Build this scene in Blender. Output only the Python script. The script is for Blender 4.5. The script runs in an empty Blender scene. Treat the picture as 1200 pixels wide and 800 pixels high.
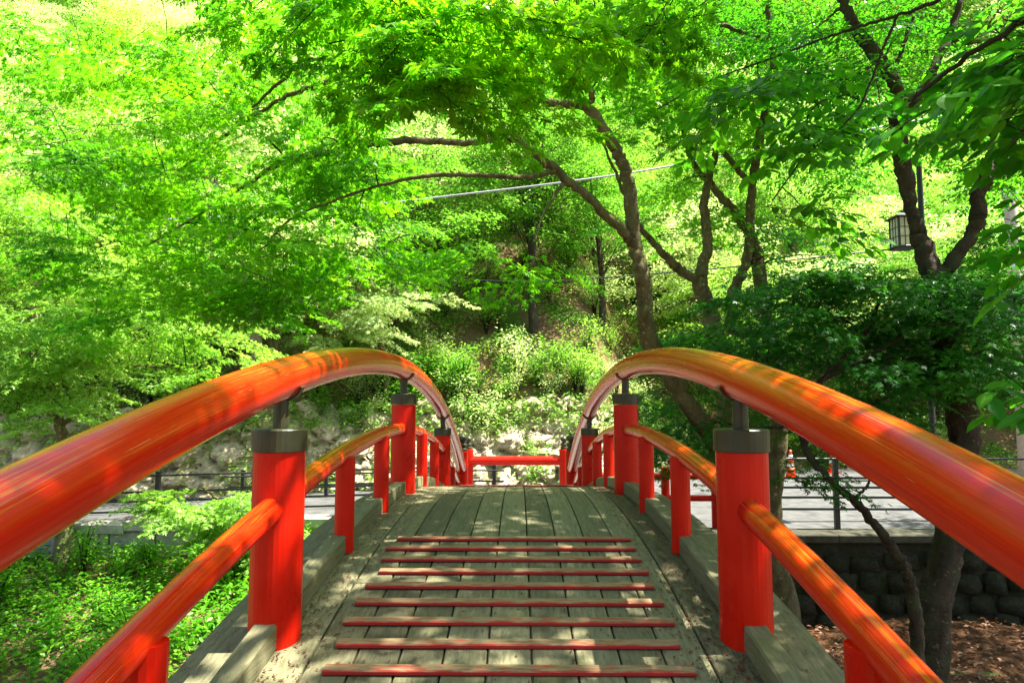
import bpy, math, random
import numpy as np
from mathutils import Matrix, Vector, noise as mnoise

rng = np.random.default_rng(11)
random.seed(5)
R_ = math.radians
scene = bpy.context.scene
COL = scene.collection

# ------------------------------------------------------------------ camera
FPX = 800.0
PITCH = math.atan(68 / FPX)
YAW = math.atan(8 / FPX)
EYE = np.array([0.036, 0.0, 2.25])
cam_d = bpy.data.cameras.new("camera")
cam_d.sensor_width = 36.0
cam_d.lens = 36.0 * FPX / 1200.0
cam_d.clip_start = 0.05
cam_d.clip_end = 600
cam = bpy.data.objects.new("camera", cam_d)
COL.objects.link(cam)
cam.location = EYE
cam.rotation_euler = (math.pi / 2 + PITCH, 0, YAW)
scene.camera = cam

# ------------------------------------------------------------------ world, sun, exposure
SUN_EL, SUN_AZ = R_(63), R_(88)          # azimuth clockwise from +Y (the bridge axis)
world = bpy.data.worlds.new("World")
scene.world = world
world.use_nodes = True
wn = world.node_tree
wn.nodes.clear()
sky = wn.nodes.new("ShaderNodeTexSky")
sky.sky_type = 'NISHITA'
sky.sun_disc = False
sky.sun_elevation = SUN_EL
sky.sun_rotation = SUN_AZ
sky.air_density = 1.2
sky.dust_density = 3.0
bg = wn.nodes.new("ShaderNodeBackground")
bg.inputs[1].default_value = 0.08
wo = wn.nodes.new("ShaderNodeOutputWorld")
wn.links.new(sky.outputs[0], bg.inputs[0])
wn.links.new(bg.outputs[0], wo.inputs[0])
sd = bpy.data.lights.new("sun", 'SUN')
sd.energy = 5.0
sd.angle = R_(0.5)
sd.color = (1.0, 0.95, 0.86)
sun = bpy.data.objects.new("sun", sd)
COL.objects.link(sun)
to_sun = Vector((math.sin(SUN_AZ) * math.cos(SUN_EL), math.cos(SUN_AZ) * math.cos(SUN_EL), math.sin(SUN_EL)))
sun.rotation_euler = to_sun.to_track_quat('Z', 'Y').to_euler()
sun.location = (0, -5, 30)
scene.view_settings.view_transform = 'Standard'
scene.view_settings.look = 'None'
scene.view_settings.exposure = 2.15
scene.view_settings.gamma = 1.0
cy = scene.cycles
cy.use_denoising = True
cy.max_bounces = 7
cy.diffuse_bounces = 4
cy.glossy_bounces = 3
cy.transmission_bounces = 4
cy.sample_clamp_indirect = 6.0
cy.caustics_reflective = False
cy.caustics_refractive = False


def W(px, py, d):
    """photo pixel (1200x800) + distance along the bridge axis -> world point"""
    x, u = (px - 600) / FPX, (400 - py) / FPX
    cp, sp = math.cos(PITCH), math.sin(PITCH)
    yy, zz = cp - u * sp, sp + u * cp
    cy_, sy_ = math.cos(YAW), math.sin(YAW)
    wx, wy = x * cy_ - yy * sy_, x * sy_ + yy * cy_
    return EYE + np.array([wx, wy, zz]) * (d / wy)


# ------------------------------------------------------------------ materials
def new_mat(name):
    m = bpy.data.materials.new(name)
    m.use_nodes = True
    nt = m.node_tree
    nt.nodes.clear()
    out = nt.nodes.new("ShaderNodeOutputMaterial")
    return m, nt, out


def N(nt, kind, **kw):
    n = nt.nodes.new(kind)
    for k, v in kw.items():
        if k in n.inputs.keys():
            n.inputs[k].default_value = v
        else:
            setattr(n, k, v)
    return n


def ramp(nt, fac, stops):
    r = nt.nodes.new("ShaderNodeValToRGB")
    e = r.color_ramp.elements
    while len(e) < len(stops):
        e.new(0.5)
    for k, (p, c) in enumerate(stops):
        e[k].position = p
        e[k].color = (*c, 1) if len(c) == 3 else c
    nt.links.new(fac, r.inputs[0])
    return r


def coords(nt, scale=(1, 1, 1), attr=None, rand_off=True):
    if attr:
        src = N(nt, "ShaderNodeAttribute", attribute_name=attr).outputs["Vector"]
    else:
        src = nt.nodes.new("ShaderNodeTexCoord").outputs["Object"]
    mp = nt.nodes.new("ShaderNodeMapping")
    mp.inputs["Scale"].default_value = scale
    nt.links.new(src, mp.inputs["Vector"])
    if rand_off:
        oi = nt.nodes.new("ShaderNodeObjectInfo")
        mu = N(nt, "ShaderNodeMath", operation='MULTIPLY')
        mu.inputs[1].default_value = 37.0
        nt.links.new(oi.outputs["Random"], mu.inputs[0])
        cb = nt.nodes.new("ShaderNodeCombineXYZ")
        nt.links.new(mu.outputs[0], cb.inputs[0])
        nt.links.new(mu.outputs[0], cb.inputs[2])
        nt.links.new(cb.outputs[0], mp.inputs["Location"])
    return mp.outputs[0]


def noise(nt, vec, scale, detail=4, rough=0.55, dist=0.0):
    n = N(nt, "ShaderNodeTexNoise", Scale=scale, Detail=detail, Roughness=rough, Distortion=dist)
    nt.links.new(vec, n.inputs["Vector"])
    return n.outputs[0]


def mix(nt, fac, a, b, blend='MIX'):
    m = N(nt, "ShaderNodeMix", data_type='RGBA', blend_type=blend)
    for s, v in ((0, fac), (6, a), (7, b)):
        if isinstance(v, (int, float)):
            m.inputs[s].default_value = v
        elif isinstance(v, tuple):
            m.inputs[s].default_value = (*v, 1)
        else:
            nt.links.new(v, m.inputs[s])
    return m.outputs[2]


def bump(nt, h, strength, dist):
    b = N(nt, "ShaderNodeBump", Strength=strength, Distance=dist)
    nt.links.new(h, b.inputs["Height"])
    return b.outputs[0]


def finish(nt, out, color, rough, normal=None, spec=0.5, coat=0.0, metal=0.0):
    p = nt.nodes.new("ShaderNodeBsdfPrincipled")
    for s, v in (("Base Color", color), ("Roughness", rough)):
        if isinstance(v, tuple):
            p.inputs[s].default_value = (*v, 1)
        elif isinstance(v, (int, float)):
            p.inputs[s].default_value = v
        else:
            nt.links.new(v, p.inputs[s])
    p.inputs["Specular IOR Level"].default_value = spec
    p.inputs["Coat Weight"].default_value = coat
    p.inputs["Coat Roughness"].default_value = 0.16
    p.inputs["Metallic"].default_value = metal
    if normal is not None:
        nt.links.new(normal, p.inputs["Normal"])
    nt.links.new(p.outputs[0], out.inputs[0])
    return p


def leaf_mat(name, dark, mid, light, trans, tfac=0.5, gloss=0.4, obj=False):
    m, nt, out = new_mat(name)
    if obj:
        fac = nt.nodes.new("ShaderNodeObjectInfo").outputs["Random"]
    else:
        fac = N(nt, "ShaderNodeAttribute", attribute_name="tint").outputs["Fac"]
    c = ramp(nt, fac, [(0.0, dark), (0.5, mid), (1.0, light)]).outputs[0]
    tc = mix(nt, 1.0, c, trans, 'MULTIPLY')
    p = N(nt, "ShaderNodeBsdfPrincipled", Roughness=gloss)
    p.inputs["Specular IOR Level"].default_value = 0.25
    nt.links.new(c, p.inputs["Base Color"])
    t = nt.nodes.new("ShaderNodeBsdfTranslucent")
    nt.links.new(tc, t.inputs[0])
    mx = nt.nodes.new("ShaderNodeMixShader")
    mx.inputs[0].default_value = tfac
    nt.links.new(p.outputs[0], mx.inputs[1])
    nt.links.new(t.outputs[0], mx.inputs[2])
    nt.links.new(mx.outputs[0], out.inputs[0])
    return m


TR = (2.0, 1.9, 1.3)
M = {}
M['maple'] = leaf_mat("maple_leaf", (0.04, 0.19, 0.008), (0.09, 0.3, 0.006), (0.18, 0.4, 0.006), TR, 0.58)
M['maple_o'] = leaf_mat("maple_leaf_near", (0.05, 0.24, 0.006), (0.09, 0.31, 0.005), (0.17, 0.4, 0.004), TR, 0.6, obj=True)
M['maple_dark'] = leaf_mat("shade_darkened_maple_leaf", (0.01, 0.09, 0.01), (0.022, 0.14, 0.01), (0.05, 0.2, 0.008), TR, 0.42)  # maple colours darkened: shade on the low maple is painted in
M['ovate'] = leaf_mat("ovate_leaf", (0.02, 0.14, 0.006), (0.045, 0.22, 0.008), (0.09, 0.3, 0.008), TR)
M['ovate_o'] = leaf_mat("ovate_leaf_near", (0.02, 0.16, 0.008), (0.045, 0.23, 0.008), (0.09, 0.31, 0.008), TR, obj=True)
M['hill_leaf'] = leaf_mat("hill_leaf", (0.06, 0.2, 0.01), (0.18, 0.36, 0.035), (0.38, 0.52, 0.17), TR)  # light end lifted toward white to imitate blown-out sunlight
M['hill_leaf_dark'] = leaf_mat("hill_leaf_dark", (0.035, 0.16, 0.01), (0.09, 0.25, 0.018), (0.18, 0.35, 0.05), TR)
M['hill_leaf_glare'] = leaf_mat("hill_leaf_glare", (0.2, 0.33, 0.08), (0.36, 0.47, 0.2), (0.52, 0.6, 0.36), TR)  # overbright sun and haze on the slope painted as pale leaf colour
M['bank_leaf'] = leaf_mat("bank_leaf", (0.025, 0.15, 0.006), (0.09, 0.3, 0.008), (0.26, 0.46, 0.05), TR)


def bark_mat(name, a, b, moss):
    m, nt, out = new_mat(name)
    v = coords(nt, (1, 1, 0.35))
    n1 = noise(nt, v, 9, 8, 0.65)
    c = ramp(nt, n1, [(0.3, a), (0.62, b)]).outputs[0]
    n2 = noise(nt, coords(nt, (1, 1, 1)), 4.0, 5, 0.6)
    mk = ramp(nt, n2, [(0.5, (0, 0, 0)), (0.66, (1, 1, 1))]).outputs[0]
    c = mix(nt, mk, c, moss)
    n3 = noise(nt, coords(nt, (1, 1, 0.6)), 38, 6, 0.7)
    n4 = noise(nt, coords(nt, (1, 1, 1)), 17, 3, 0.5)
    lk = ramp(nt, n4, [(0.64, (0, 0, 0)), (0.69, (1, 1, 1))]).outputs[0]
    c = mix(nt, lk, c, tuple(min(1, x * 1.9) for x in b))
    finish(nt, out, c, 0.9, bump(nt, n3, 1.0, 0.06), 0.2)
    return m


M['bark'] = bark_mat("mossy_bark", (0.055, 0.045, 0.020), (0.22, 0.185, 0.09), (0.13, 0.14, 0.04))
M['bark_dark'] = bark_mat("dark_bark", (0.030, 0.022, 0.014), (0.085, 0.065, 0.042), (0.06, 0.07, 0.03))
M['bark_pale'] = bark_mat("pale_bark", (0.16, 0.12, 0.085), (0.36, 0.30, 0.22), (0.2, 0.2, 0.1))
M['twig'] = bark_mat("twig_bark", (0.016, 0.010, 0.007), (0.042, 0.028, 0.019), (0.03, 0.03, 0.012))


def red_mat(name, streak):
    m, nt, out = new_mat(name)
    if streak:
        at = N(nt, "ShaderNodeAttribute", attribute_name="rc")
        mp = nt.nodes.new("ShaderNodeMapping")
        mp.inputs["Scale"].default_value = (1, 1, 0.09)
        nt.links.new(at.outputs["Vector"], mp.inputs["Vector"])
        n1 = noise(nt, mp.outputs[0], 17.0, 5, 0.72)
        mp2 = nt.nodes.new("ShaderNodeMapping")
        mp2.inputs["Scale"].default_value = (1, 1, 0.5)
        nt.links.new(at.outputs["Vector"], mp2.inputs["Vector"])
        n2 = noise(nt, mp2.outputs[0], 1.3, 3, 0.5)
        sep = nt.nodes.new("ShaderNodeSeparateXYZ")
        nt.links.new(at.outputs["Vector"], sep.inputs[0])
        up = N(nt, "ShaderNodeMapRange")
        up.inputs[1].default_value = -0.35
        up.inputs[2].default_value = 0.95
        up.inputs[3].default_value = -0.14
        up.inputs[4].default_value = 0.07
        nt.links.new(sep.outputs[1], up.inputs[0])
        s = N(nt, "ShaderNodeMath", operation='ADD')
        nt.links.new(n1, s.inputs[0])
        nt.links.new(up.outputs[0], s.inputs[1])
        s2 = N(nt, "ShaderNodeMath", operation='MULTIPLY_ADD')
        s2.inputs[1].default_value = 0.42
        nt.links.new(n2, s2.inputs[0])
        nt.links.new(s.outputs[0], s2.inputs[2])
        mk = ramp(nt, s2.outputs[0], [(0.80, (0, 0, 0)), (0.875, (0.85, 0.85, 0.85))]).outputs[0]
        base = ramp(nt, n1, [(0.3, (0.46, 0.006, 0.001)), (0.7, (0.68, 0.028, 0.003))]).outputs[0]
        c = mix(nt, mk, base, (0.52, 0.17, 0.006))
        mp3 = nt.nodes.new("ShaderNodeMapping")
        mp3.inputs["Scale"].default_value = (1, 1, 0.22)
        nt.links.new(at.outputs["Vector"], mp3.inputs["Vector"])
        n5 = noise(nt, mp3.outputs[0], 23, 3, 0.6)
        ch = ramp(nt, n5, [(0.70, (0, 0, 0)), (0.735, (1, 1, 1))]).outputs[0]
        c = mix(nt, ch, c, (0.50, 0.30, 0.16))
        rr = ramp(nt, n1, [(0.3, (0.16, 0.16, 0.16)), (0.75, (0.30, 0.30, 0.30))]).outputs[0]
        finish(nt, out, c, rr, bump(nt, n1, 0.10, 0.004), 0.28, 0.12)
    else:
        v = coords(nt, (1, 1, 0.16))
        n1 = noise(nt, v, 24.0, 4, 0.6)
        n2 = noise(nt, coords(nt), 5.0, 4, 0.6)
        c = ramp(nt, n2, [(0.3, (0.50, 0.006, 0.001)), (0.7, (0.62, 0.013, 0.002))]).outputs[0]
        n3 = noise(nt, coords(nt), 75.0, 2, 0.5)
        mk = ramp(nt, n3, [(0.74, (0, 0, 0)), (0.78, (1, 1, 1))]).outputs[0]
        c = mix(nt, mk, c, (0.07, 0.03, 0.02))
        rr = ramp(nt, n2, [(0.3, (0.24, 0.24, 0.24)), (0.7, (0.42, 0.42, 0.42))]).outputs[0]
        finish(nt, out, c, rr, bump(nt, n1, 0.10, 0.004), 0.2, 0.03)
    return m


M['rail'] = red_mat("streaked_vermilion_paint", True)
M['red'] = red_mat("vermilion_paint", False)


def wood_mat(name, dark, light, moss, mossy):
    m, nt, out = new_mat(name)
    g = noise(nt, coords(nt, (9, 0.45, 9)), 7.0, 8, 0.7, 0.6)
    c = ramp(nt, g, [(0.28, dark), (0.72, light)]).outputs[0]
    n2 = noise(nt, coords(nt), 2.6, 6, 0.65)
    mk = ramp(nt, n2, [(0.62 - mossy, (0, 0, 0)), (0.85 - mossy, (0.8, 0.8, 0.8))]).outputs[0]
    c = mix(nt, mk, c, moss)
    oi = nt.nodes.new("ShaderNodeObjectInfo")
    bv = N(nt, "ShaderNodeMapRange")
    bv.inputs[3].default_value = 0.62
    bv.inputs[4].default_value = 1.30
    nt.links.new(oi.outputs["Random"], bv.inputs[0])
    c = mix(nt, 1.0, c, bv.outputs[0], 'MULTIPLY')
    n3 = noise(nt, coords(nt), 46.0, 3, 0.6)
    st = ramp(nt, n3, [(0.67, (0, 0, 0)), (0.72, (0.7, 0.7, 0.7))]).outputs[0]
    c = mix(nt, st, c, tuple(x * 0.45 for x in dark))
    finish(nt, out, c, 0.82, bump(nt, g, 0.55, 0.006), 0.25)
    return m


M['deck'] = wood_mat("weathered_deck_wood", (0.095, 0.088, 0.042), (0.25, 0.235, 0.13), (0.125, 0.13, 0.035), 0.06)
M['kerb'] = wood_mat("mossy_kerb_wood", (0.095, 0.09, 0.042), (0.22, 0.205, 0.11), (0.10, 0.11, 0.03), 0.12)


def batten_mat():
    m, nt, out = new_mat("worn_red_batten")
    geo = nt.nodes.new("ShaderNodeNewGeometry")
    sep = nt.nodes.new("ShaderNodeSeparateXYZ")
    nt.links.new(geo.outputs["Normal"], sep.inputs[0])
    n1 = noise(nt, coords(nt, (1.2, 8, 8)), 9.0, 6, 0.7)
    s = N(nt, "ShaderNodeMath", operation='MULTIPLY_ADD')
    s.inputs[1].default_value = 0.42
    nt.links.new(sep.outputs[2], s.inputs[0])
    nt.links.new(n1, s.inputs[2])
    mk = ramp(nt, s.outputs[0], [(0.72, (0, 0, 0)), (0.92, (1, 1, 1))]).outputs[0]
    wood = ramp(nt, n1, [(0.3, (0.15, 0.10, 0.045)), (0.7, (0.34, 0.25, 0.13))]).outputs[0]
    c = mix(nt, mk, (0.40, 0.016, 0.010), wood)
    finish(nt, out, c, 0.6, bump(nt, n1, 0.4, 0.004), 0.4)
    return m


M['batten'] = batten_mat()


def plain(name, c1, c2, scale, rough, bs=0.2, bd=0.01, spec=0.4, metal=0.0, stretch=(1, 1, 1)):
    m, nt, out = new_mat(name)
    n1 = noise(nt, coords(nt, stretch), scale, 7, 0.62)
    c = ramp(nt, n1, [(0.3, c1), (0.7, c2)]).outputs[0]
    finish(nt, out, c, rough, bump(nt, n1, bs, bd), spec, 0, metal)
    return m


M['cap'] = plain("bronze_green_cap_paint", (0.022, 0.024, 0.009), (0.045, 0.046, 0.016), 14, 0.42, 0.1, 0.003)
M['black'] = plain("black_metal", (0.010, 0.010, 0.011), (0.026, 0.026, 0.028), 22, 0.45, 0.1, 0.003)
M['asphalt'] = plain("pale_asphalt", (0.055, 0.055, 0.056), (0.12, 0.12, 0.113), 3.5, 0.9, 0.3, 0.006, 0.2)
M['concrete'] = plain("weathered_concrete", (0.26, 0.24, 0.20), (0.46, 0.43, 0.36), 6, 0.9, 0.35, 0.02, 0.2)
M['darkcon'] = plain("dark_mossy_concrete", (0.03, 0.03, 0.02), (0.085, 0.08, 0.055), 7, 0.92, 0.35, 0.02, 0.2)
M['pole'] = plain("pinkish_concrete_pole_surface", (0.42, 0.33, 0.28), (0.58, 0.47, 0.41), 12, 0.85, 0.15, 0.005, 0.2)
M['cone'] = plain("orange_red_plastic", (0.62, 0.05, 0.012), (0.70, 0.08, 0.015), 10, 0.4, 0.05, 0.002)
M['white'] = plain("white_paint_surface", (0.66, 0.66, 0.64), (0.78, 0.78, 0.76), 12, 0.5, 0.05, 0.002)
M['blue'] = plain("blue_paint_surface", (0.03, 0.15, 0.5), (0.04, 0.2, 0.6), 12, 0.5, 0.05, 0.002)
M['paper'] = plain("lantern_paper", (0.52, 0.50, 0.40), (0.66, 0.63, 0.52), 9, 0.7, 0.05, 0.002)
M['cable'] = plain("grey_cable_sheath", (0.30, 0.30, 0.32), (0.42, 0.42, 0.45), 9, 0.5, 0.05, 0.002)
M['litterbits'] = plain("dry_reddish_bracts", (0.055, 0.018, 0.010), (0.16, 0.05, 0.022), 60, 0.8, 0.1, 0.002)
M['dryleaf'] = leaf_mat("dry_fallen_leaf", (0.05, 0.022, 0.010), (0.13, 0.055, 0.022), (0.26, 0.13, 0.06), (1, 1, 1), 0.1)
M['stake'] = plain("grey_stake_wood", (0.22, 0.21, 0.20), (0.36, 0.35, 0.33), 20, 0.8, 0.2, 0.004)
M['yellow'] = plain("yellow_petals", (0.70, 0.50, 0.03), (0.80, 0.62, 0.05), 20, 0.6, 0.1, 0.002)


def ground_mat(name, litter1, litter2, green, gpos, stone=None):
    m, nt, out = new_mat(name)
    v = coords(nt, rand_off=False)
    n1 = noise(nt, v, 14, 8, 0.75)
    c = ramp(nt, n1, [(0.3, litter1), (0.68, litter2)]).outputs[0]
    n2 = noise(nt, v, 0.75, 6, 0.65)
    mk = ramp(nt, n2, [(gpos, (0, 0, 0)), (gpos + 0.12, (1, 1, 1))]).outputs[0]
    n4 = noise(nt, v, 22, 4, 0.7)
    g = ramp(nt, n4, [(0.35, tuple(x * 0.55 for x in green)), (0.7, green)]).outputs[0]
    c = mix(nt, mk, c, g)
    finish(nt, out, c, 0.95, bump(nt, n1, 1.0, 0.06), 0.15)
    return m


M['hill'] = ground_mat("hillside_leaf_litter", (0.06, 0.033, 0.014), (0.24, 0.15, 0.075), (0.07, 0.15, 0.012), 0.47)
M['gorge'] = ground_mat("gorge_leaf_litter", (0.022, 0.011, 0.005), (0.13, 0.062, 0.025), (0.04, 0.07, 0.012), 0.68)  # litter colour darkened so the deep shade here is painted in
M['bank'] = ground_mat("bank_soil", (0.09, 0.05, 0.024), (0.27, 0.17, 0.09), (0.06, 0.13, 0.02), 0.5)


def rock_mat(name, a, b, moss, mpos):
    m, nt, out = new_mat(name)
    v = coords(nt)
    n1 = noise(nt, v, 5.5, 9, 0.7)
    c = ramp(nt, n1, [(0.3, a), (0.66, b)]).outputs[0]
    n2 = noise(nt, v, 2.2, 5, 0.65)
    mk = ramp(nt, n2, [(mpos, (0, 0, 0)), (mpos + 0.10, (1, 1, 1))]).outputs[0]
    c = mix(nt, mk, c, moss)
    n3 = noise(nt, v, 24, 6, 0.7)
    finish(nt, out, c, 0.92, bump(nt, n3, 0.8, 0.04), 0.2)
    return m


M['rock'] = rock_mat("pale_rock", (0.20, 0.16, 0.10), (0.52, 0.44, 0.31), (0.17, 0.19, 0.05), 0.55)
M['wallstone'] = rock_mat("shade_darkened_mossy_stone", (0.014, 0.013, 0.009), (0.05, 0.046, 0.031), (0.018, 0.025, 0.007), 0.46)  # dark mossy stone, darkened further with the trees' shade in its colour


# ------------------------------------------------------------------ object helpers
def thing(name, label, cat, loc=(0, 0, 0), group=None):
    o = bpy.data.objects.new(name, None)
    COL.objects.link(o)
    o.location = [float(x) for x in loc]
    o.empty_display_size = 0.3
    tag(o, label, cat, group)
    return o


def tag(o, label, cat, group=None):
    o['label'] = label
    o['category'] = cat
    if group:
        o['group'] = group
    return o


def link(name, me, parent=None):
    """mesh given in world coordinates (the parent's own origin is compensated)"""
    o = bpy.data.objects.new(name, me)
    COL.objects.link(o)
    if parent is not None:
        o.parent = parent
        if parent.parent is None:
            o.matrix_parent_inverse = Matrix.Translation(-parent.location)
    return o


def mesh(name, V, F, mat, smooth=False, attrs=None):
    me = bpy.data.meshes.new(name)
    V = np.asarray(V, dtype=np.float32)
    if isinstance(F, np.ndarray):
        k = F.shape[1]
        me.vertices.add(len(V))
        me.vertices.foreach_set("co", V.ravel())
        me.loops.add(F.size)
        me.loops.foreach_set("vertex_index", F.astype(np.int32).ravel())
        me.polygons.add(len(F))
        me.polygons.foreach_set("loop_start", np.arange(len(F), dtype=np.int32) * k)
        me.polygons.foreach_set("loop_total", np.full(len(F), k, dtype=np.int32))
        me.update(calc_edges=True)
    else:
        me.from_pydata(V.tolist(), [], [list(map(int, f)) for f in F])
        me.update()
    if smooth:
        me.polygons.foreach_set("use_smooth", np.ones(len(me.polygons), dtype=bool))
    if attrs:
        for an, (dom, typ, data) in attrs.items():
            a = me.attributes.new(an, typ, dom)
            a.data.foreach_set("vector" if typ == 'FLOAT_VECTOR' else "value", np.asarray(data, dtype=np.float32).ravel())
    me.materials.append(M[mat])
    return me


def add(name, V, F, mat, parent=None, smooth=False, attrs=None):
    return link(name, mesh(name, V, F, mat, smooth, attrs), parent)


def box_vf(x0, x1, y0, y1, z0, z1, b=0.0):
    if b <= 0:
        V = [(x, y, z) for z in (z0, z1) for y in (y0, y1) for x in (x0, x1)]
        F = [(0, 2, 3, 1), (4, 5, 7, 6), (0, 1, 5, 4), (2, 6, 7, 3), (0, 4, 6, 2), (1, 3, 7, 5)]
        return V, F
    # chamfered on the edges that run along the longest axis
    d = [x1 - x0, y1 - y0, z1 - z0]
    ax = int(np.argmax(d))
    o = [a for a in range(3) if a != ax]
    lo, hi = [x0, y0, z0], [x1, y1, z1]
    u0, u1, v0, v1 = lo[o[0]], hi[o[0]], lo[o[1]], hi[o[1]]
    prof = [(u0 + b, v0), (u1 - b, v0), (u1, v0 + b), (u1, v1 - b), (u1 - b, v1), (u0 + b, v1), (u0, v1 - b), (u0, v0 + b)]
    V = []
    for w in (lo[ax], hi[ax]):
        for (u, v) in prof:
            p = [0, 0, 0]
            p[ax], p[o[0]], p[o[1]] = w, u, v
            V.append(tuple(p))
    F = [tuple(range(8))[::-1], tuple(range(8, 16))] + [(i, (i + 1) % 8, 8 + (i + 1) % 8, 8 + i) for i in range(8)]
    return V, F


def frames(P):
    P = np.asarray(P, float)
    T = np.gradient(P, axis=0)
    T /= np.linalg.norm(T, axis=1)[:, None] + 1e-9
    ref = np.array([0, 0, 1.0]) if abs(T[0][2]) < 0.9 else np.array([1.0, 0, 0])
    u = np.cross(T[0], ref)
    u /= np.linalg.norm(u)
    U = [u]
    for i in range(1, len(P)):
        u = U[-1] - T[i] * np.dot(U[-1], T[i])
        u /= np.linalg.norm(u) + 1e-9
        U.append(u)
    U = np.array(U)
    return T, U, np.cross(T, U)


def tube(P, Rr, sides=8, lump=0.0, cap=True, seed=0):
    P = np.asarray(P, float)
    Rr = np.asarray(Rr, float)
    T, U, B = frames(P)
    a = np.linspace(0, 2 * np.pi, sides, endpoint=False)
    rr = np.repeat(Rr[:, None], sides, 1)
    if lump > 0:
        lr = np.random.default_rng(seed + 1)
        ph = lr.uniform(0, 6.28, 4)
        s = np.arange(len(P))[:, None]
        rr = rr * (1 + lump * (np.sin(2 * a[None] + ph[0] + s * .16) * .6 + np.sin(3 * a[None] + ph[1] - s * .23) * .45 + np.sin(s * .37 + ph[2]) * .35 + lr.normal(0, .11, rr.shape)))
    V = P[:, None] + rr[..., None] * (np.cos(a)[None, :, None] * U[:, None] + np.sin(a)[None, :, None] * B[:, None])
    V = V.reshape(-1, 3)
    n = len(P)
    i = np.arange(n - 1)[:, None] * sides
    j = np.arange(sides)[None]
    k = (j + 1) % sides
    F = np.stack([i + j, i + k, i + sides + k, i + sides + j], -1).reshape(-1, 4)
    return V, F


def smooth_path(P, n):
    """Catmull-Rom through rows of P (any number of columns)"""
    P = np.asarray(P, float)
    Q = np.vstack([2 * P[0] - P[1], P, 2 * P[-1] - P[-2]])
    out = []
    m = len(P) - 1
    for s in np.linspace(0, m, n):
        i = min(int(s), m - 1)
        t = s - i
        p0, p1, p2, p3 = Q[i], Q[i + 1], Q[i + 2], Q[i + 3]
        out.append(.5 * (2 * p1 + (p2 - p0) * t + (2 * p0 - 5 * p1 + 4 * p2 - p3) * t * t + (3 * p1 - p0 - 3 * p2 + p3) * t ** 3))
    return np.array(out)


class Join:
    def __init__(s):
        s.V, s.F, s.n = [], [], 0

    def add(s, V, F):
        V = np.asarray(V, np.float32)
        s.V.append(V)
        s.F.append(np.asarray(F, np.int64) + s.n)
        s.n += len(V)

    def out(s):
        return np.concatenate(s.V), np.concatenate(s.F)


def lathe(prof, cx, cy_, sides=24):
    """prof: (radius, z) from bottom to top, closed"""
    a = np.linspace(0, 2 * np.pi, sides, endpoint=False)
    V, F = [], []
    for r, z in prof:
        V += [(cx + r * math.cos(t), cy_ + r * math.sin(t), z) for t in a]
    for i in range(len(prof) - 1):
        for j in range(sides):
            k = (j + 1) % sides
            F.append((i * sides + j, i * sides + k, (i + 1) * sides + k, (i + 1) * sides + j))
    F.append(tuple(range(sides))[::-1])
    F.append(tuple(range((len(prof) - 1) * sides, len(prof) * sides)))
    return V, F


def struct(o):
    o['kind'] = 'structure'
    return o


# ------------------------------------------------------------------ terrain
def sstep(a, b, x):
    t = np.clip((np.asarray(x, float) - a) / (b - a), 0, 1)
    return t * t * (3 - 2 * t)


def road_z(x):
    x = np.asarray(x, float)
    return np.where(x < -1.5, (x + 1.5) * 0.03, 0.0)


def hill_base(x):
    return 17.5 + 4.0 * sstep(2.0, 4.5, x) - 0.06 * np.clip(-np.asarray(x, float) - 4, 0, 40)


def vnoise(x, y, s, oct_=4):
    return mnoise.fractal(Vector((x / s, y / s, 3.7)), 1.0, 2.0, oct_)


def hill_z(x, y):
    x = np.asarray(x, float)
    t = np.asarray(y, float) - hill_base(x)
    crag = 2.0 * (1 - sstep(3.0, 5.5, x)) + 0.3
    return road_z(x) + crag * sstep(0.9, 2.0, t) - 0.5 * (1 - sstep(0.5, 1.2, t)) + np.clip(t - 1.8, 0, 70) * 0.70 + 0.012 * np.clip(t - 4, 0, 30) ** 1.5


def ground_z(x, y):
    """the gorge under the bridge and its two banks"""
    x = np.asarray(x, float)
    y = np.asarray(y, float)
    left = -0.62 - np.clip(13.7 - y, 0, 9.0) * 0.24 + road_z(x)
    left = np.where(y < 6, left - np.clip(6 - y, 0, 4) * 0.1, left)
    right = -1.48 - np.clip(8.0 - y, 0, 5) * 0.28 + 0.08 * np.sin(x * 1.3 + y)
    w = sstep(-1.2, 1.2, x)
    far = left * (1 - w) + right * w
    near = sstep(2.2, -1.2, y)
    return far * (1 - near) + 0.35 * near


def grid(name, xs, ys, zf, mat, amp, s):
    X, Y = np.meshgrid(xs, ys)
    Z = zf(X, Y)
    nz = np.array([vnoise(a, b, s) for a, b in zip(X.ravel(), Y.ravel())]).reshape(X.shape)
    Z = Z + nz * amp
    V = np.stack([X, Y, Z], -1).reshape(-1, 3)
    nx, ny = len(xs), len(ys)
    i = np.arange(ny - 1)[:, None] * nx
    j = np.arange(nx - 1)[None]
    F = np.stack([i + j, i + j + 1, i + nx + j + 1, i + nx + j], -1).reshape(-1, 4)
    return struct(add(name, V, F, mat, None, True))


grid("ground", np.concatenate([np.linspace(-150, -16, 18), np.linspace(-15, 15, 91), np.linspace(16, 150, 18)]),
     np.concatenate([np.linspace(-150, -5, 18), np.linspace(-4, 12.0, 60)]), ground_z, 'bank', 0.09, 0.7)
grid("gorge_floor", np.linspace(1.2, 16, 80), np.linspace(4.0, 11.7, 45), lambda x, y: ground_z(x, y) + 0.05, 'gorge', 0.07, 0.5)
grid("hillside", np.concatenate([np.linspace(-150, -32, 14), np.linspace(-30, 32, 140), np.linspace(34, 150, 14)]),
     np.concatenate([np.linspace(16.0, 32, 70), np.linspace(32.5, 90, 50)]),
     lambda x, y: np.where(y - hill_base(x) < 0.3, -0.9, hill_z(x, y)), 'hill', 0.25, 1.6)
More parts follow.
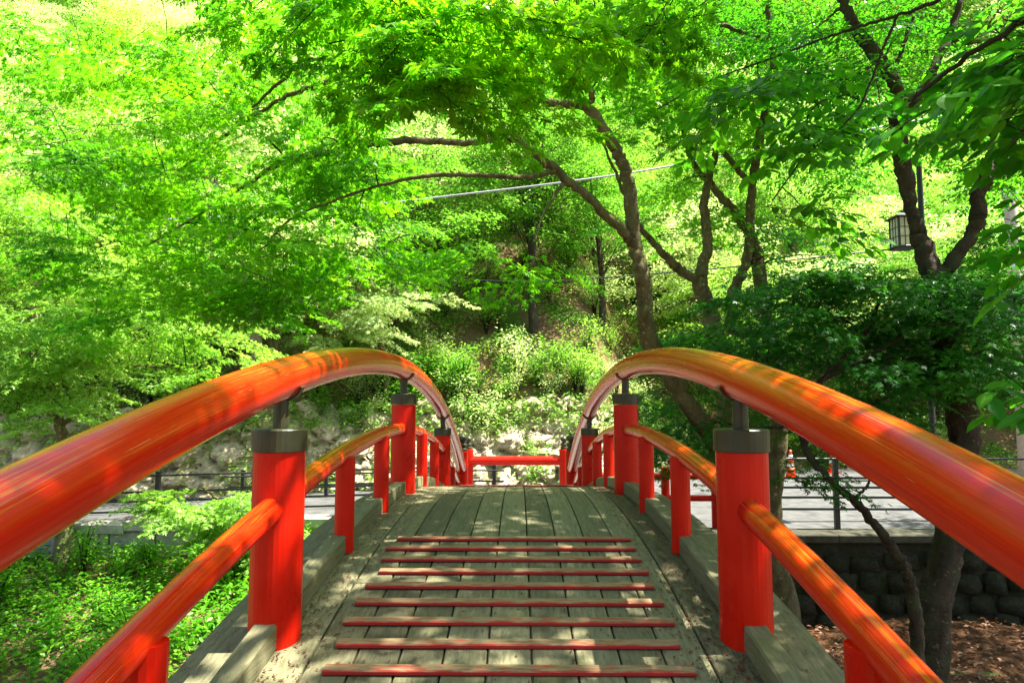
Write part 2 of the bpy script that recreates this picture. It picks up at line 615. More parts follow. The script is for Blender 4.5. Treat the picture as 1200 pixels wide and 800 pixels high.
# left bank behind the ground sheet's edge, up to the road ledge
grid("bank", np.linspace(-40, 1.2, 140), np.linspace(11.9, 13.95, 14), ground_z, 'bank', 0.09, 0.7)

# road: one sheet that follows the fall to the left
rx = np.concatenate([[-150, -60], np.linspace(-30, 30, 60), [60, 150]])
RV, RF = [], []
for x in rx:
    yn = 13.75 if x < 0.9 else 12.0
    for y in np.linspace(yn, 23.5, 8):
        RV.append((x, y, float(road_z(x)) + 0.004))
for i in range(len(rx) - 1):
    for j in range(7):
        a = i * 8 + j
        RF.append((a, a + 8, a + 9, a + 1))
struct(add("road", RV, RF, 'asphalt'))
# landing slab between bridge end and road
V, F = box_vf(-1.5, 1.5, 11.75, 13.9, -0.6, -0.002, 0.02)
struct(add("landing_pavement", V, F, 'concrete'))


# rock face at the foot of the hill
def rock_face():
    xs = np.linspace(-17, 5.0, 300)
    hs = np.linspace(0, 1, 36)
    V = []
    for x in xs:
        top = 2.3 + 0.35 * mnoise.noise(Vector((x * .6, 0, 0))) + 0.35 * mnoise.noise(Vector((x * 2.3, 3, 0))) - 1.6 * float(sstep(3.0, 5.0, x))
        for h in hs:
            z = h * top - 0.1 + float(road_z(x))
            c = mnoise.voronoi(Vector((x * 1.25, z * 1.7, 0.3)))[0]
            c2 = mnoise.voronoi(Vector((x * 3.3, z * 3.9, 7.3)))[0]
            c3 = mnoise.voronoi(Vector((x * 7.7, z * 8.9, 2.3)))[0]
            dy = -0.60 * (c[1] - c[0]) ** 0.7 - 0.26 * (c2[1] - c2[0]) - 0.12 * (c3[1] - c3[0]) + 0.25 * mnoise.noise(Vector((x * .5, z * .9, 5)))
            V.append((x + 0.05 * mnoise.noise(Vector((z * 5, x * 5, 1))), float(hill_base(x)) + 0.35 + h * 1.35 + dy, z))
    n = len(hs)
    F = []
    for i in range(len(xs) - 1):
        for j in range(n - 1):
            a = i * n + j
            F.append((a, a + n, a + n + 1, a + 1))
    return np.array(V), struct(add("rock_face", V, F, 'rock'))


ROCKV, _ = rock_face()

# ------------------------------------------------------------------ the bridge
Y0, ZC, RAD = 5.09, 1.439, 15.4
DECK = 0.055


def arc(y):
    return ZC - RAD + np.sqrt(RAD * RAD - (np.asarray(y, float) - Y0) ** 2)


PY = [-0.19, 2.76, 5.71, 8.66, 11.61]
PX = 0.924
bridge = thing("arched_footbridge", "red-railed wooden footbridge with a steeply arched grey plank deck", "bridge", (0, 11.7, 0))


def arc_bar(x0, x1, ya, yb, z0, z1, b=0.005, seg=None):
    seg = seg or max(2, int((yb - ya) / 0.16))
    prof = [(x0 + b, z0), (x1 - b, z0), (x1, z0 + b), (x1, z1 - b), (x1 - b, z1), (x0 + b, z1), (x0, z1 - b), (x0, z0 + b)]
    V, F = [], []
    for y in np.linspace(ya, yb, seg + 1):
        z = float(arc(y))
        V += [(x, y, z + h) for x, h in prof]
    for i in range(seg):
        for j in range(8):
            k = (j + 1) % 8
            F.append((i * 8 + j, (i + 1) * 8 + j, (i + 1) * 8 + k, i * 8 + k))
    F.append(tuple(range(8)))
    F.append(tuple(range(seg * 8, seg * 8 + 8))[::-1])
    return V, F


# nine longitudinal boards, then a wide board under each kerb and one outside it
YA, YB = -1.0, 12.1
bw = 1.48 / 9
joints = [3.3, 7.9, 5.9, 1.2, 9.2, 6.6, 2.1, 8.6, 4.6]
for i in range(9):
    xa = -0.74 + i * bw
    cuts = [YA] + sorted({joints[i], joints[(i + 4) % 9] + 3.4 if joints[(i + 4) % 9] + 3.4 < 11 else 10.9}) + [YB]
    for a, b_ in zip(cuts[:-1], cuts[1:]):
        dz = rng.uniform(-0.002, 0.002)
        add("deck_board", *arc_bar(xa + 0.0035, xa + bw - 0.0035, a + 0.002, b_ - 0.002, -0.0 + dz, DECK + dz, 0.004), 'deck', bridge)
for s in (-1, 1):
    for (a0, a1) in ((0.7465, 0.985), (0.991, 1.20)):
        for a, b_ in ((YA, 4.1), (4.1, 8.3), (8.3, YB)):
            xs_ = sorted((s * a0, s * a1))
            add("edge_board", *arc_bar(xs_[0], xs_[1], a + 0.002, b_ - 0.002, 0.0, DECK - 0.001, 0.005), 'deck', bridge)
    xs_ = sorted((s * 1.06, s * 1.16))
    add("girder", *arc_bar(xs_[0], xs_[1], YA, YB - 0.1, -0.42, -0.002, 0.01), 'red', bridge)
    xs_ = sorted((s * 0.30, s * 0.45))
    add("girder", *arc_bar(xs_[0], xs_[1], YA, YB - 0.1, -0.42, -0.002, 0.01), 'red', bridge)
    for n in range(4):
        xs_ = sorted((s * 0.885, s * 0.975))
        add("kerb_beam", *arc_bar(xs_[0], xs_[1], PY[n] + 0.092, PY[n + 1] - 0.092, DECK, DECK + 0.10, 0.008), 'kerb', bridge)

# battens
by = 3.957
batten_ys = []
while by > -0.6:
    batten_ys.append(by)
    by -= 0.179
by = 7.3
while by < 11.3:
    batten_ys.append(by)
    by += 0.179
for y in batten_ys:
    z = float(arc(y)) + DECK
    w = 0.665 + rng.uniform(-0.012, 0.012)
    off = rng.uniform(-0.012, 0.012)
    V, F = box_vf(-w + off, w + off, -0.024, 0.024, 0.003, 0.021, 0.004)
    sl = -(y - Y0) / RAD
    V = [(p[0], y + p[1], z + p[2] + p[1] * sl - 0.001) for p in V]
    add("batten", V, F, 'batten', bridge)


def rail(name, x, ya, yb, h, r, sides=20):
    ys = np.linspace(ya, yb, max(6, int((yb - ya) / 0.11)))
    P = np.stack([np.full(len(ys), x), ys, arc(ys) + h], 1)
    T = np.gradient(P, axis=0)
    T /= np.linalg.norm(T, axis=1)[:, None]
    X = np.array([1.0, 0, 0])
    U = np.cross(X[None], T)            # outward (up) normal
    a = np.linspace(0, 2 * np.pi, sides, endpoint=False)
    V = P[:, None] + r * (np.cos(a)[None, :, None] * X + np.sin(a)[None, :, None] * U[:, None])
    arcl = np.concatenate([[0], np.cumsum(np.linalg.norm(np.diff(P, axis=0), axis=1))])
    rc = np.stack([np.broadcast_to(np.cos(a), (len(ys), sides)), np.broadcast_to(np.sin(a), (len(ys), sides)),
                   np.broadcast_to(arcl[:, None] + ya + x * 3, (len(ys), sides))], -1)
    n = len(ys)
    i = np.arange(n - 1)[:, None] * sides
    j = np.arange(sides)[None]
    k = (j + 1) % sides
    F = np.stack([i + j, i + k, i + sides + k, i + sides + j], -1).reshape(-1, 4).tolist()
    F.append(list(range(sides))[::-1])
    F.append(list(range((n - 1) * sides, n * sides)))
    return add(name, V.reshape(-1, 3), F, 'rail', bridge, True, {"rc": ('POINT', 'FLOAT_VECTOR', rc.reshape(-1, 3))})


RH, RR = 1.072, 0.083
for s in (-1, 1):
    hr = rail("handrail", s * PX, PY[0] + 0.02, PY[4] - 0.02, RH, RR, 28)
    for n in range(4):
        rail("lower_rail", s * PX, PY[n] + 0.06, PY[n + 1] - 0.06, 0.575, 0.05, 18)
    for n in range(4):
        for q in (1 / 3, 2 / 3):
            y = PY[n] + (PY[n + 1] - PY[n]) * q
            z = float(arc(y))
            V, F = lathe([(0.0525, z + DECK + 0.001), (0.0525, z + 0.56)], s * (PX - 0.018), y, 18)
            add("baluster", V, F, 'red', bridge, False)
    for n, y in enumerate(PY):
        z = float(arc(y))
        if n in (0, 4):
            zb = z - 0.35
            V, F = lathe([(0.105, zb), (0.105, z + 1.38), (0.10, z + 1.395)], s * PX, y, 28)
            p = add("post", V, F, 'red', bridge)
            t = z + 1.397
            V, F = lathe([(0.085, t), (0.088, t + .01), (0.088, t + .045), (0.07, t + .05), (0.066, t + .075), (0.088, t + .08), (0.088, t + .115),
                          (0.06, t + .125), (0.052, t + .15), (0.085, t + .175), (0.096, t + .205), (0.085, t + .24), (0.04, t + .27), (0.008, t + .30)], s * PX, y, 20)
            g = add("finial", V, F, 'cap', p, True)
            g['label'] = "dark onion-shaped metal finial"
        else:
            V, F = lathe([(0.101, z - 0.35), (0.101, z + 0.782)], s * PX, y, 32)
            p = add("post", V, F, 'red', bridge)
            t = z + 0.784
            V, F = lathe([(0.108, t), (0.108, t + .083), (0.103, t + .088)], s * PX, y, 32)
            add("cap", V, F, 'cap', p)
            V, F = lathe([(0.03, t + .09), (0.03, z + RH - 0.075)], s * PX, y, 16)
            add("rod", V, F, 'cap', p)
            # saddle strap that grips the rail from below
            sl = -(y - Y0) / RAD
            a = np.linspace(R_(-160), R_(-20), 13)
            V, F = [], []
            for dy in (-0.02, 0.02):
                for rr in (RR + 0.002, RR + 0.011):
                    V += [(s * PX + rr * math.cos(q), y + dy - rr * math.sin(q) * sl * 0.9, z + RH + rr * math.sin(q) + dy * sl) for q in a]
            m = len(a)
            for i in range(m - 1):
                for (p0, p1) in ((0, 1), (1, 3), (3, 2), (2, 0)):
                    F.append((p0 * m + i, p0 * m + i + 1, p1 * m + i + 1, p1 * m + i))
            F += [(0, m, 3 * m, 2 * m), (m - 1, 3 * m - 1, 4 * m - 1, 2 * m - 1)]
            add("saddle", V, F, 'cap', p)

# fallen bracts on the deck, thickest along the kerbs
J = Join()
for k in range(7500):
    y = rng.uniform(1.6, 8.2)
    if rng.random() < 0.82:
        s = 1 if rng.random() < 0.66 else -1
        x = s * (0.885 - abs(rng.normal(0, 0.13)))
        if abs(x) > 0.883:
            continue
    else:
        x = rng.uniform(-0.88, 0.88)
    if rng.random() < 0.06:
        x = math.copysign(rng.uniform(1.0, 1.18), x)
    z = float(arc(y)) + DECK + 0.004
    a = rng.uniform(0, 6.28)
    l, w = rng.uniform(0.005, 0.012), rng.uniform(0.002, 0.0048)
    c, s_ = math.cos(a), math.sin(a)
    sl = -(y - Y0) / RAD
    q = [(c * l, s_ * l), (-s_ * w, c * w), (-c * l, -s_ * l), (s_ * w, -c * w)]
    J.add([(x + u, y + v, z + v * sl + (0.003 if i == 0 else 0)) for i, (u, v) in enumerate(q)], [[0, 1, 2, 3]])
o = add("fallen_bracts", *J.out(), 'litterbits')
o['kind'] = 'stuff'
o['label'] = "tiny reddish fallen tree bracts scattered along the deck edges"
o['category'] = "litter"


# ------------------------------------------------------------------ red railings at the far end
def onion(p, x, y, t, r=0.07):
    k = r / 0.088
    V, F = lathe([(0.085 * k, t), (0.088 * k, t + .045), (0.066 * k, t + .055), (0.066 * k, t + .07), (0.088 * k, t + .08), (0.088 * k, t + .11),
                  (0.052 * k, t + .13), (0.05 * k, t + .145), (0.096 * k, t + .2), (0.08 * k, t + .235), (0.008, t + .285)], x, y, 16)
    add("finial", V, F, 'cap', p, True)


rr_ = thing("red_railing", "low red railing with one thick crossbar facing the bridge end", "railing", (0, 14.45, 0))
for s in (-1, 1):
    V, F = lathe([(0.10, -0.1), (0.10, 1.20), (0.095, 1.215)], s * 1.0 - 0.02, 14.45, 24)
    p = add("post", V, F, 'red', rr_)
    onion(p, s * 1.0 - 0.02, 14.45, 1.216)
for z, r, nm in ((0.98, 0.095, "crossbar"), (0.36, 0.07, "lower_bar")):
    P = np.stack([np.linspace(-1.0, 0.97, 6), np.full(6, 14.45), np.full(6, z)], 1)
    V, F = tube(P, np.full(6, r), 18)
    add(nm, V, F, 'red', rr_, True)

wing = thing("red_wing_railing", "short red railing beside the dark trees, running off from the bridge end post", "railing", (2.6, 12.25, 0))
for x in (1.75, 2.62, 3.5):
    V, F = lathe([(0.075, -0.1), (0.075, 1.05), (0.07, 1.06)], x, 12.25, 20)
    add("post", V, F, 'red', wing)
for z in (0.52, 0.9):
    V, F = tube(np.stack([np.linspace(1.1, 3.5, 6), np.full(6, 12.25), np.full(6, z)], 1), np.full(6, 0.055), 14)
    add("bar", V, F, 'red', wing, True)


# ------------------------------------------------------------------ black fences
def fence(label, x0, x1, yf, zf, rails, h, step, group=None, name="metal_fence", xpost=None):
    t = thing(name, label, "fence", ((x0 + x1) / 2, yf((x0 + x1) / 2), zf((x0 + x1) / 2)), group)
    xs = xpost or list(np.arange(x0, x1 + 0.01, step))
    for x in xs:
        y, z = yf(x), zf(x)
        V, F = box_vf(x - 0.042, x + 0.042, y - 0.042, y + 0.042, z - 0.05, z + h, 0.006)
        p = add("post", V, F, 'black', t)
        V, F = box_vf(x - 0.05, x + 0.05, y - 0.05, y + 0.05, z + h + 0.001, z + h + 0.022)
        add("post_cap", V, F, 'black', p)
    for r in rails:
        n = 14
        xx = np.linspace(x0 - 0.2, x1 + 0.2, n)
        P = np.stack([xx, [yf(x) - 0.06 for x in xx], [zf(x) + r for x in xx]], 1)
        V, F = tube(P, np.full(n, 0.021), 8)
        add("rail", V, F, 'black', t, True)
    return t


fence("black metal rail fence along the top of the dark stone wall", 3.95, 15.0, lambda x: 12.15, lambda x: 0.03,
      (0.33, 0.53, 0.70, 0.86, 1.19), 1.25, 1.98, xpost=[3.62 + 1.95 * k for k in range(0, 7)])
fence("black metal rail fence on the concrete ledge above the leafy bank", -17.0, -1.7, lambda x: 13.9, lambda x: float(road_z(x)) - 0.02,
      (0.22, 0.42, 0.60, 0.92), 0.98, 1.95)
fence("short black fence before the pale rock face, beyond the red crossbar", -6.8, -0.52, lambda x: 16.7, lambda x: float(road_z(x)),
      (0.30, 0.55), 0.68, 2.0, xpost=[-6.65, -4.62, -2.58, -0.56])

# ------------------------------------------------------------------ ledge on the left, stone wall on the right
led = thing("concrete_ledge", "pale concrete road edge with a low block wall under the fence", "ledge", (-8, 13.8, -0.3))
for x in np.arange(-20.0, -1.6, 2.05):
    z = float(road_z(x + 1))
    V, F = box_vf(x + 0.008, x + 2.04, 13.55, 14.02, z - 0.16, z + 0.03, 0.015)
    add("coping_slab", V, F, 'concrete', led)
for x in np.arange(-20.0, -1.6, 0.92):
    z = float(road_z(x + .4))
    V, F = box_vf(x + 0.012, x + 0.90, 13.66, 13.95, z - 0.75, z - 0.162, 0.03)
    V = [(p[0], p[1] + rng.uniform(-.012, .012), p[2]) for p in V]
    add("block", V, F, 'concrete', led)


def stone_mesh(seed):
    r = np.random.default_rng(seed)
    V = []
    idx = {}
    F = []

    def vert(p):
        k = tuple(np.round(p, 3))
        if k not in idx:
            q = np.array(p, float)
            q = q / (np.linalg.norm(q, ord=4) + 1e-9)
            idx[k] = len(V)
            V.append(q * (1 + r.normal(0, 0.07)))
        return idx[k]
    for ax in range(3):
        for sg in (-1, 1):
            for i in range(2):
                for j in range(2):
                    q = []
                    for (u, v) in ((i, j), (i + 1, j), (i + 1, j + 1), (i, j + 1)):
                        p = [0, 0, 0]
                        p[ax] = sg
                        p[(ax + 1) % 3] = u - 1
                        p[(ax + 2) % 3] = v - 1
                        q.append(vert(p))
                    F.append(q if sg > 0 else q[::-1])
    return np.array(V), F


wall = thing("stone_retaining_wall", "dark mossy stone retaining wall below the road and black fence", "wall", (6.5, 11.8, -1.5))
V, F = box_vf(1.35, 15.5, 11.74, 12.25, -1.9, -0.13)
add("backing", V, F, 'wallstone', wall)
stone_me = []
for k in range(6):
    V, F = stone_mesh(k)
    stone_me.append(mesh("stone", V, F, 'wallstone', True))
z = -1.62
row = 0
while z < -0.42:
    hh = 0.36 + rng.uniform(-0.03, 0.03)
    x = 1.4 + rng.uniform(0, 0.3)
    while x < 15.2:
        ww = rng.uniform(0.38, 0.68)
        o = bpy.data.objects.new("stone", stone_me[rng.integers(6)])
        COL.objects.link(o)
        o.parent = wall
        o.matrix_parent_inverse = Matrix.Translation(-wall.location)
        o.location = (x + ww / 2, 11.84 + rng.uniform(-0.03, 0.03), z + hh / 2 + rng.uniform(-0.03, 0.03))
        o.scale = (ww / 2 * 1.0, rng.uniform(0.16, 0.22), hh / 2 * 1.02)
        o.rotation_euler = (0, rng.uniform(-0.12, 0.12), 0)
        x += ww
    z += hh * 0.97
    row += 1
for x in np.arange(1.35, 15.0, 2.0):
    V, F = box_vf(x + 0.006, x + 1.994, 11.62, 12.22, -0.125, 0.015, 0.02)
    add("coping_slab", V, F, 'darkcon', wall)


# ------------------------------------------------------------------ small things
def cone(px, py, d, label):
    b = W(px, py, d)
    x, y, z = b[0], b[1], float(road_z(b[0])) + 0.006
    t = thing("traffic_cone", label, "traffic cone", (x, y, z), "traffic cones on the road")
    V, F = box_vf(x - .19, x + .19, y - .19, y + .19, z, z + .035, 0.01)
    add("base", V, F, 'cone', t)
    for (z0, z1, mt, nm) in ((.036, .30, 'cone', 'cone_body'), (.301, .42, 'white', 'white_band'), (.421, .56, 'cone', 'cone_body'), (.561, .66, 'white', 'white_band'), (.661, .80, 'cone', 'cone_body')):
        r = lambda q: .15 - (q / .80) * .118
        V, F = lathe([(r(z0), z + z0), (r(z1), z + z1)], x, y, 20)
        add(nm, V, F, mt, t, True)


cone(927, 557, 20.0, "traffic cone with its base on the road, right beside a slim tree trunk")
cone(976, 552, 21.2, "traffic cone standing clear of trunks, behind the black fence post")

# lantern on its pole
lb = W(1081, 275, 13.0)
pole = thing("lantern_pole", "dark slim pole behind the forked tree, with a bracket arm for a lantern", "pole", (lb[0], 13.0, 0))
V, F = lathe([(0.07, -0.1), (0.07, 0.3), (0.055, 0.32), (0.05, 7.2), (0.02, 7.22)], lb[0], 13.0, 14)
add("shaft", V, F, 'black', pole)
lc = W(1058, 275, 13.0)
zt = W(1058, 253, 13.0)[2]
zbm = W(1058, 292, 13.0)[2]
V, F = box_vf(lc[0] - 0.02, lb[0], 12.985, 13.015, zt + 0.06, zt + 0.10)
add("bracket_arm", V, F, 'black', pole)
lan = thing("hanging_lantern", "square dark-framed paper lantern hanging beside the forked tree", "lantern", (lc[0], 13.0, zbm))
hw = 0.155
V, F = box_vf(lc[0] - .19, lc[0] + .19, 12.81, 13.19, zbm, zbm + .045, 0.008)
add("base", V, F, 'black', lan)
V = [(lc[0] + a * .23, 13 + b * .23, zt - .06) for a, b in ((-1, -1), (1, -1), (1, 1), (-1, 1))] + [(lc[0] + a * .23, 13 + b * .23, zt - .04) for a, b in ((-1, -1), (1, -1), (1, 1), (-1, 1))] + [(lc[0] + a * .07, 13 + b * .07, zt + .045) for a, b in ((-1, -1), (1, -1), (1, 1), (-1, 1))]
F = [(3, 2, 1, 0), (8, 9, 10, 11)] + [(i, (i + 1) % 4, 4 + (i + 1) % 4, 4 + i) for i in range(4)] + [(4 + i, 4 + (i + 1) % 4, 8 + (i + 1) % 4, 8 + i) for i in range(4)]
add("roof", V, F, 'black', lan)
V, F = lathe([(0.012, zt + .046), (0.012, zt + .062)], lc[0], 13.0, 8)
add("hanger", V, F, 'black', lan)
for a, b in ((-1, -1), (1, -1), (1, 1), (-1, 1)):
    V, F = box_vf(lc[0] + a * hw - .016, lc[0] + a * hw + .016, 13 + b * hw - .016, 13 + b * hw + .016, zbm + .046, zt - .061)
    add("frame_post", V, F, 'black', lan)
for k in range(4):
    c, s = (0, -1, 0, 1)[k], (-1, 0, 1, 0)[k]
    z0, z1 = zbm + .047, zt - .062
    if s:
        V, F = box_vf(lc[0] - hw + .018, lc[0] + hw - .018, 13 + s * hw - .003, 13 + s * hw + .003, z0, z1)
    else:
        V, F = box_vf(lc[0] + c * hw - .003, lc[0] + c * hw + .003, 13 - hw + .018, 13 + hw - .018, z0, z1)
    pn = add("paper_pane", V, F, 'paper', lan)
    for q in (-.045, .045):
        if s:
            V, F = box_vf(lc[0] + q - .006, lc[0] + q + .006, 13 + s * (hw + .008) - .004, 13 + s * (hw + .008) + .004, z0, z1)
        else:
            V, F = box_vf(lc[0] + c * (hw + .008) - .004, lc[0] + c * (hw + .008) + .004, 13 + q - .006, 13 + q + .006, z0, z1)
        add("muntin", V, F, 'black', pn)
    for q in (.33, .66):
        zz = z0 + (z1 - z0) * q
        if s:
            V, F = box_vf(lc[0] - hw + .018, lc[0] + hw - .018, 13 + s * (hw + .012) - .003, 13 + s * (hw + .012) + .003, zz - .006, zz + .006)
        else:
            V, F = box_vf(lc[0] + c * (hw + .012) - .003, lc[0] + c * (hw + .012) + .003, 13 - hw + .018, 13 + hw - .018, zz - .006, zz + .006)
        add("muntin", V, F, 'black', pn)

# concrete utility pole at the right
ub = W(1194, 400, 19.5)
up_ = thing("utility_pole", "pinkish concrete utility pole with white bands rising behind the leaves", "utility pole", (ub[0], 19.5, 0))
V, F = lathe([(0.20, -0.1), (0.15, 11.5), (0.12, 11.52)], ub[0], 19.5, 20)
add("shaft", V, F, 'pole', up_, True)
for zz in (W(1194, 232, 19.5)[2], W(1194, 205, 19.5)[2], W(1194, 318, 19.5)[2]):
    V, F = lathe([(0.195, zz), (0.195, zz + .22)], ub[0], 19.5, 20)
    add("band", V, F, 'white', up_, True)
V, F = box_vf(ub[0] - .95, ub[0] + .95, 19.28, 19.34, 8.9, 8.99)
add("cross_arm", V, F, 'pole', up_)


def cable(label, pts, r, mat):
    P = smooth_path(np.array([W(*p) for p in pts]), 40)
    V, F = tube(P, np.full(40, r), 6)
    tag(add("overhead_cable", V, F, mat, None, True), label, "cable")


cable("thick pale overhead cable sagging across the trees", [(-160, 262, 15.5), (70, 254, 15), (195, 257, 15), (375, 246, 15), (550, 227, 15), (680, 211, 15), (790, 194, 15.3), (960, 162, 16), (1194, 120, 19.3)], 0.022, 'cable')
cable("thin dark overhead cable strung across the slope to the lantern pole", [(520, 327, 14), (625, 330, 13.8), (700, 326, 13.6), (835, 315, 13.4), (925, 305, 13.2), (1045, 292, 13.05), (1080, 287, 13.0)], 0.014, 'black')

# half hidden sign and the grey stake on the slope
sb = W(914, 415, 21.0)
sg = thing("roadside_sign", "small sign with red, blue and white patches half hidden by leaves", "sign", (sb[0], 21.0, 0))
V, F = lathe([(0.03, -0.05), (0.03, sb[2] + .3)], sb[0], 21.03, 10)
add("post", V, F, 'stake', sg)
V, F = box_vf(sb[0] - .18, sb[0] + .18, 20.95, 20.98, sb[2] - .32, sb[2] + .28)
add("board", V, F, 'white', sg)
V, F = box_vf(sb[0] - .12, sb[0] + .14, 20.938, 20.946, sb[2] - .02, sb[2] + .14)
add("blue_patch", V, F, 'blue', sg)
V, F = box_vf(sb[0] - .16, sb[0] + .02, 20.938, 20.946, sb[2] - .24, sb[2] - .08)
add("red_patch", V, F, 'cone', sg)
V, F = box_vf(sb[0] - .16, sb[0] - .02, 20.938, 20.946, sb[2] + .16, sb[2] + .25)
add("red_patch", V, F, 'cone', sg)
kb = W(527, 482, 18.6)
kz = float(hill_z(kb[0], 18.6))
V, F = box_vf(kb[0] - .07, kb[0] + .07, 18.54, 18.66, kz - .3, kz + 1.1, 0.01)
tag(add("wooden_stake", V, F, 'stake'), "grey square stake standing at the foot of a thin sapling", "stake")

# ------------------------------------------------------------------ leaf templates (x forward, y side, z normal)
def kite_leaf(angs, lens, wid, fold=0.0):
    V, F = [], []
    for a, l in zip(angs, lens):
        a = R_(a)
        c, s = math.cos(a), math.sin(a)
        q = [(0.0, 0.0), (0.48 * l, wid * l), (l, 0.0), (0.48 * l, -wid * l)]
        n = len(V)
        for i, (u, v) in enumerate(q):
            V.append((c * u - s * v, s * u + c * v, (-0.14 * l * l if i == 2 else fold if i in (1, 3) else 0)))
        F.append((n, n + 3, n + 2, n + 1))
    V = np.array(V)
    V[:, 0] -= 0.0
    return V, np.array(F)


L_MAPLE = kite_leaf([-98, -48, 0, 48, 98], [0.42, 0.72, 0.9, 0.72, 0.42], 0.17, 0.02)
L_MAPLE3 = kite_leaf([-62, 0, 62], [0.62, 0.9, 0.62], 0.22, 0.02)
L_RHOMB = (np.array([(0, 0, 0), (0.5, 0.27, 0.05), (1, 0, -0.08), (0.5, -0.27, 0.05)]), np.array([(0, 3, 2, 1)]))
L_OVAL = (np.array([(0, 0, 0), (.35, .24, .05), (.72, .17, .02), (1, 0, -.10), (.72, -.17, .02), (.35, -.24, .05), (.5, 0, 0)]),
          np.array([(0, 6, 2, 1), (6, 3, 2, 2), (0, 5, 4, 6), (6, 4, 4, 3)]))
L_OVAL = (L_OVAL[0], np.array([(0, 6, 2, 1), (0, 5, 4, 6), (6, 4, 3, 2)]))


def near_maple_mesh():
    V, F = [], []
    for a, l in zip([-125, -82, -42, 0, 42, 82, 125], [0.30, 0.55, 0.80, 0.95, 0.80, 0.55, 0.30]):
        a = R_(a)
        c, s = math.cos(a), math.sin(a)
        w = 0.135
        q = [(0, 0, 0), (.22 * l, w * .75 * l, .02), (.52 * l, w * 1.05 * l, .015), (.74 * l, w * .62 * l, -.03), (l, 0, -.15 * l), (.74 * l, -w * .62 * l, -.03), (.52 * l, -w * 1.05 * l, .015), (.22 * l, -w * .75 * l, .02), (.5 * l, 0, -.02)]
        n = len(V)
        V += [(c * u - s * v, s * u + c * v, z) for u, v, z in q]
        F += [(n, n + 8, n + 2, n + 1), (n + 8, n + 4, n + 3, n + 2), (n, n + 7, n + 6, n + 8), (n + 8, n + 6, n + 5, n + 4)]
    return np.array(V), F


def near_ovate_mesh():
    st = [(0, 0), (.10, .10), (.28, .23), (.48, .275), (.68, .22), (.85, .11), (1.0, 0)]
    V, F = [], []
    for t, w in st:
        zc = -.16 * t * t
        V += [(t, -w, zc + .10 * w), (t, 0, zc - .015), (t, w, zc + .10 * w)]
    for i in range(len(st) - 1):
        a = i * 3
        F += [(a, a + 3, a + 4, a + 1), (a + 1, a + 4, a + 5, a + 2)]
    return np.array(V), F


def leaf_arrays(tmpl, P, Fw, Nm, S, tint):
    lv, lf = tmpl
    n, m = len(P), len(lv)
    B = np.cross(Nm, Fw)
    V = P[:, None] + S[:, None, None] * (lv[None, :, 0, None] * Fw[:, None] + lv[None, :, 1, None] * B[:, None] + lv[None, :, 2, None] * Nm[:, None])
    F = (lf[None] + (np.arange(n) * m)[:, None, None]).reshape(-1, lf.shape[1])
    return V.reshape(-1, 3), F, np.repeat(tint, len(lf))


def leaves_mesh(name, tmpl, P, Fw, Nm, S, mat, tint=None, fast_tint=None):
    lv, lf = tmpl
    n, m = len(P), len(lv)
    B = np.cross(Nm, Fw)
    V = P[:, None] + S[:, None, None] * (lv[None, :, 0, None] * Fw[:, None] + lv[None, :, 1, None] * B[:, None] + lv[None, :, 2, None] * Nm[:, None])
    F = (lf[None] + (np.arange(n) * m)[:, None, None]).reshape(-1, lf.shape[1])
    if tint is None:
        tint = np.clip(rng.normal(.5, .2, n), 0, 1)
    return mesh(name, V.reshape(-1, 3), F, mat, False, {"tint": ('FACE', 'FLOAT', np.repeat(tint, len(lf)))})


def unit(a):
    return a / (np.linalg.norm(a, axis=-1, keepdims=True) + 1e-9)


def ortho(Fw, Nm):
    Fw = unit(Fw)
    Nm = unit(Nm - Fw * np.sum(Nm * Fw, -1, keepdims=True))
    return Fw, Nm


def spray_maple(r):
    P, Fw, Nm, tw = [], [], [], []
    nt = 11
    for i in range(nt):
        t = .10 + .90 * i / (nt - 1)
        sd_ = 1 if i % 2 else -1
        a = sd_ * R_(58 - 22 * t + r.normal(0, 8)) if i < nt - 1 else 0
        tl = (.46 - .26 * t) * r.uniform(.75, 1.2)
        d = np.array([math.cos(a), math.sin(a), r.normal(-.08, .06)])
        p0 = np.array([t, 0, -.10 * t * t])
        tw.append((p0, p0 + d * tl))
        for u in (.3, .55, .8, 1.0):
            for sg in ((-1, 1) if u < 1 else (-1, 0, 1)):
                b = a + sg * R_(r.uniform(40, 75))
                P.append(p0 + d * tl * u + r.normal(0, .022, 3))
                Fw.append((math.cos(b), math.sin(b), r.normal(-.35, .25)))
                Nm.append((r.normal(0, .3), r.normal(0, .3), 1))
    Fw, Nm = ortho(np.array(Fw), np.array(Nm))
    return np.array(P), Fw, Nm, tw


def spray_ovate(r):
    P, Fw, Nm, tw = [], [], [], []
    for i in range(6):
        t = .15 + .85 * i / 5
        sd_ = 1 if i % 2 else -1
        a = sd_ * R_(48 + r.normal(0, 8)) if i < 5 else 0
        tl = (.42 - .2 * t)
        d = np.array([math.cos(a), math.sin(a), r.normal(-.12, .08)])
        p0 = np.array([t, 0, -.12 * t * t])
        tw.append((p0, p0 + d * tl))
        for k, u in enumerate((.3, .52, .74, .95, 1.0)):
            sg = (1 if k % 2 else -1) if u < 1 else 0
            b = a + sg * R_(r.uniform(35, 60))
            P.append(p0 + d * tl * u + r.normal(0, .008, 3))
            Fw.append((math.cos(b), math.sin(b), r.normal(-.30, .18)))
            Nm.append((r.normal(0, .22), r.normal(0, .22), 1))
    Fw, Nm = ortho(np.array(Fw), np.array(Nm))
    return np.array(P), Fw, Nm, tw


SP_M = [spray_maple(np.random.default_rng(100 + k)) for k in range(8)]
SP_O = [spray_ovate(np.random.default_rng(200 + k)) for k in range(8)]


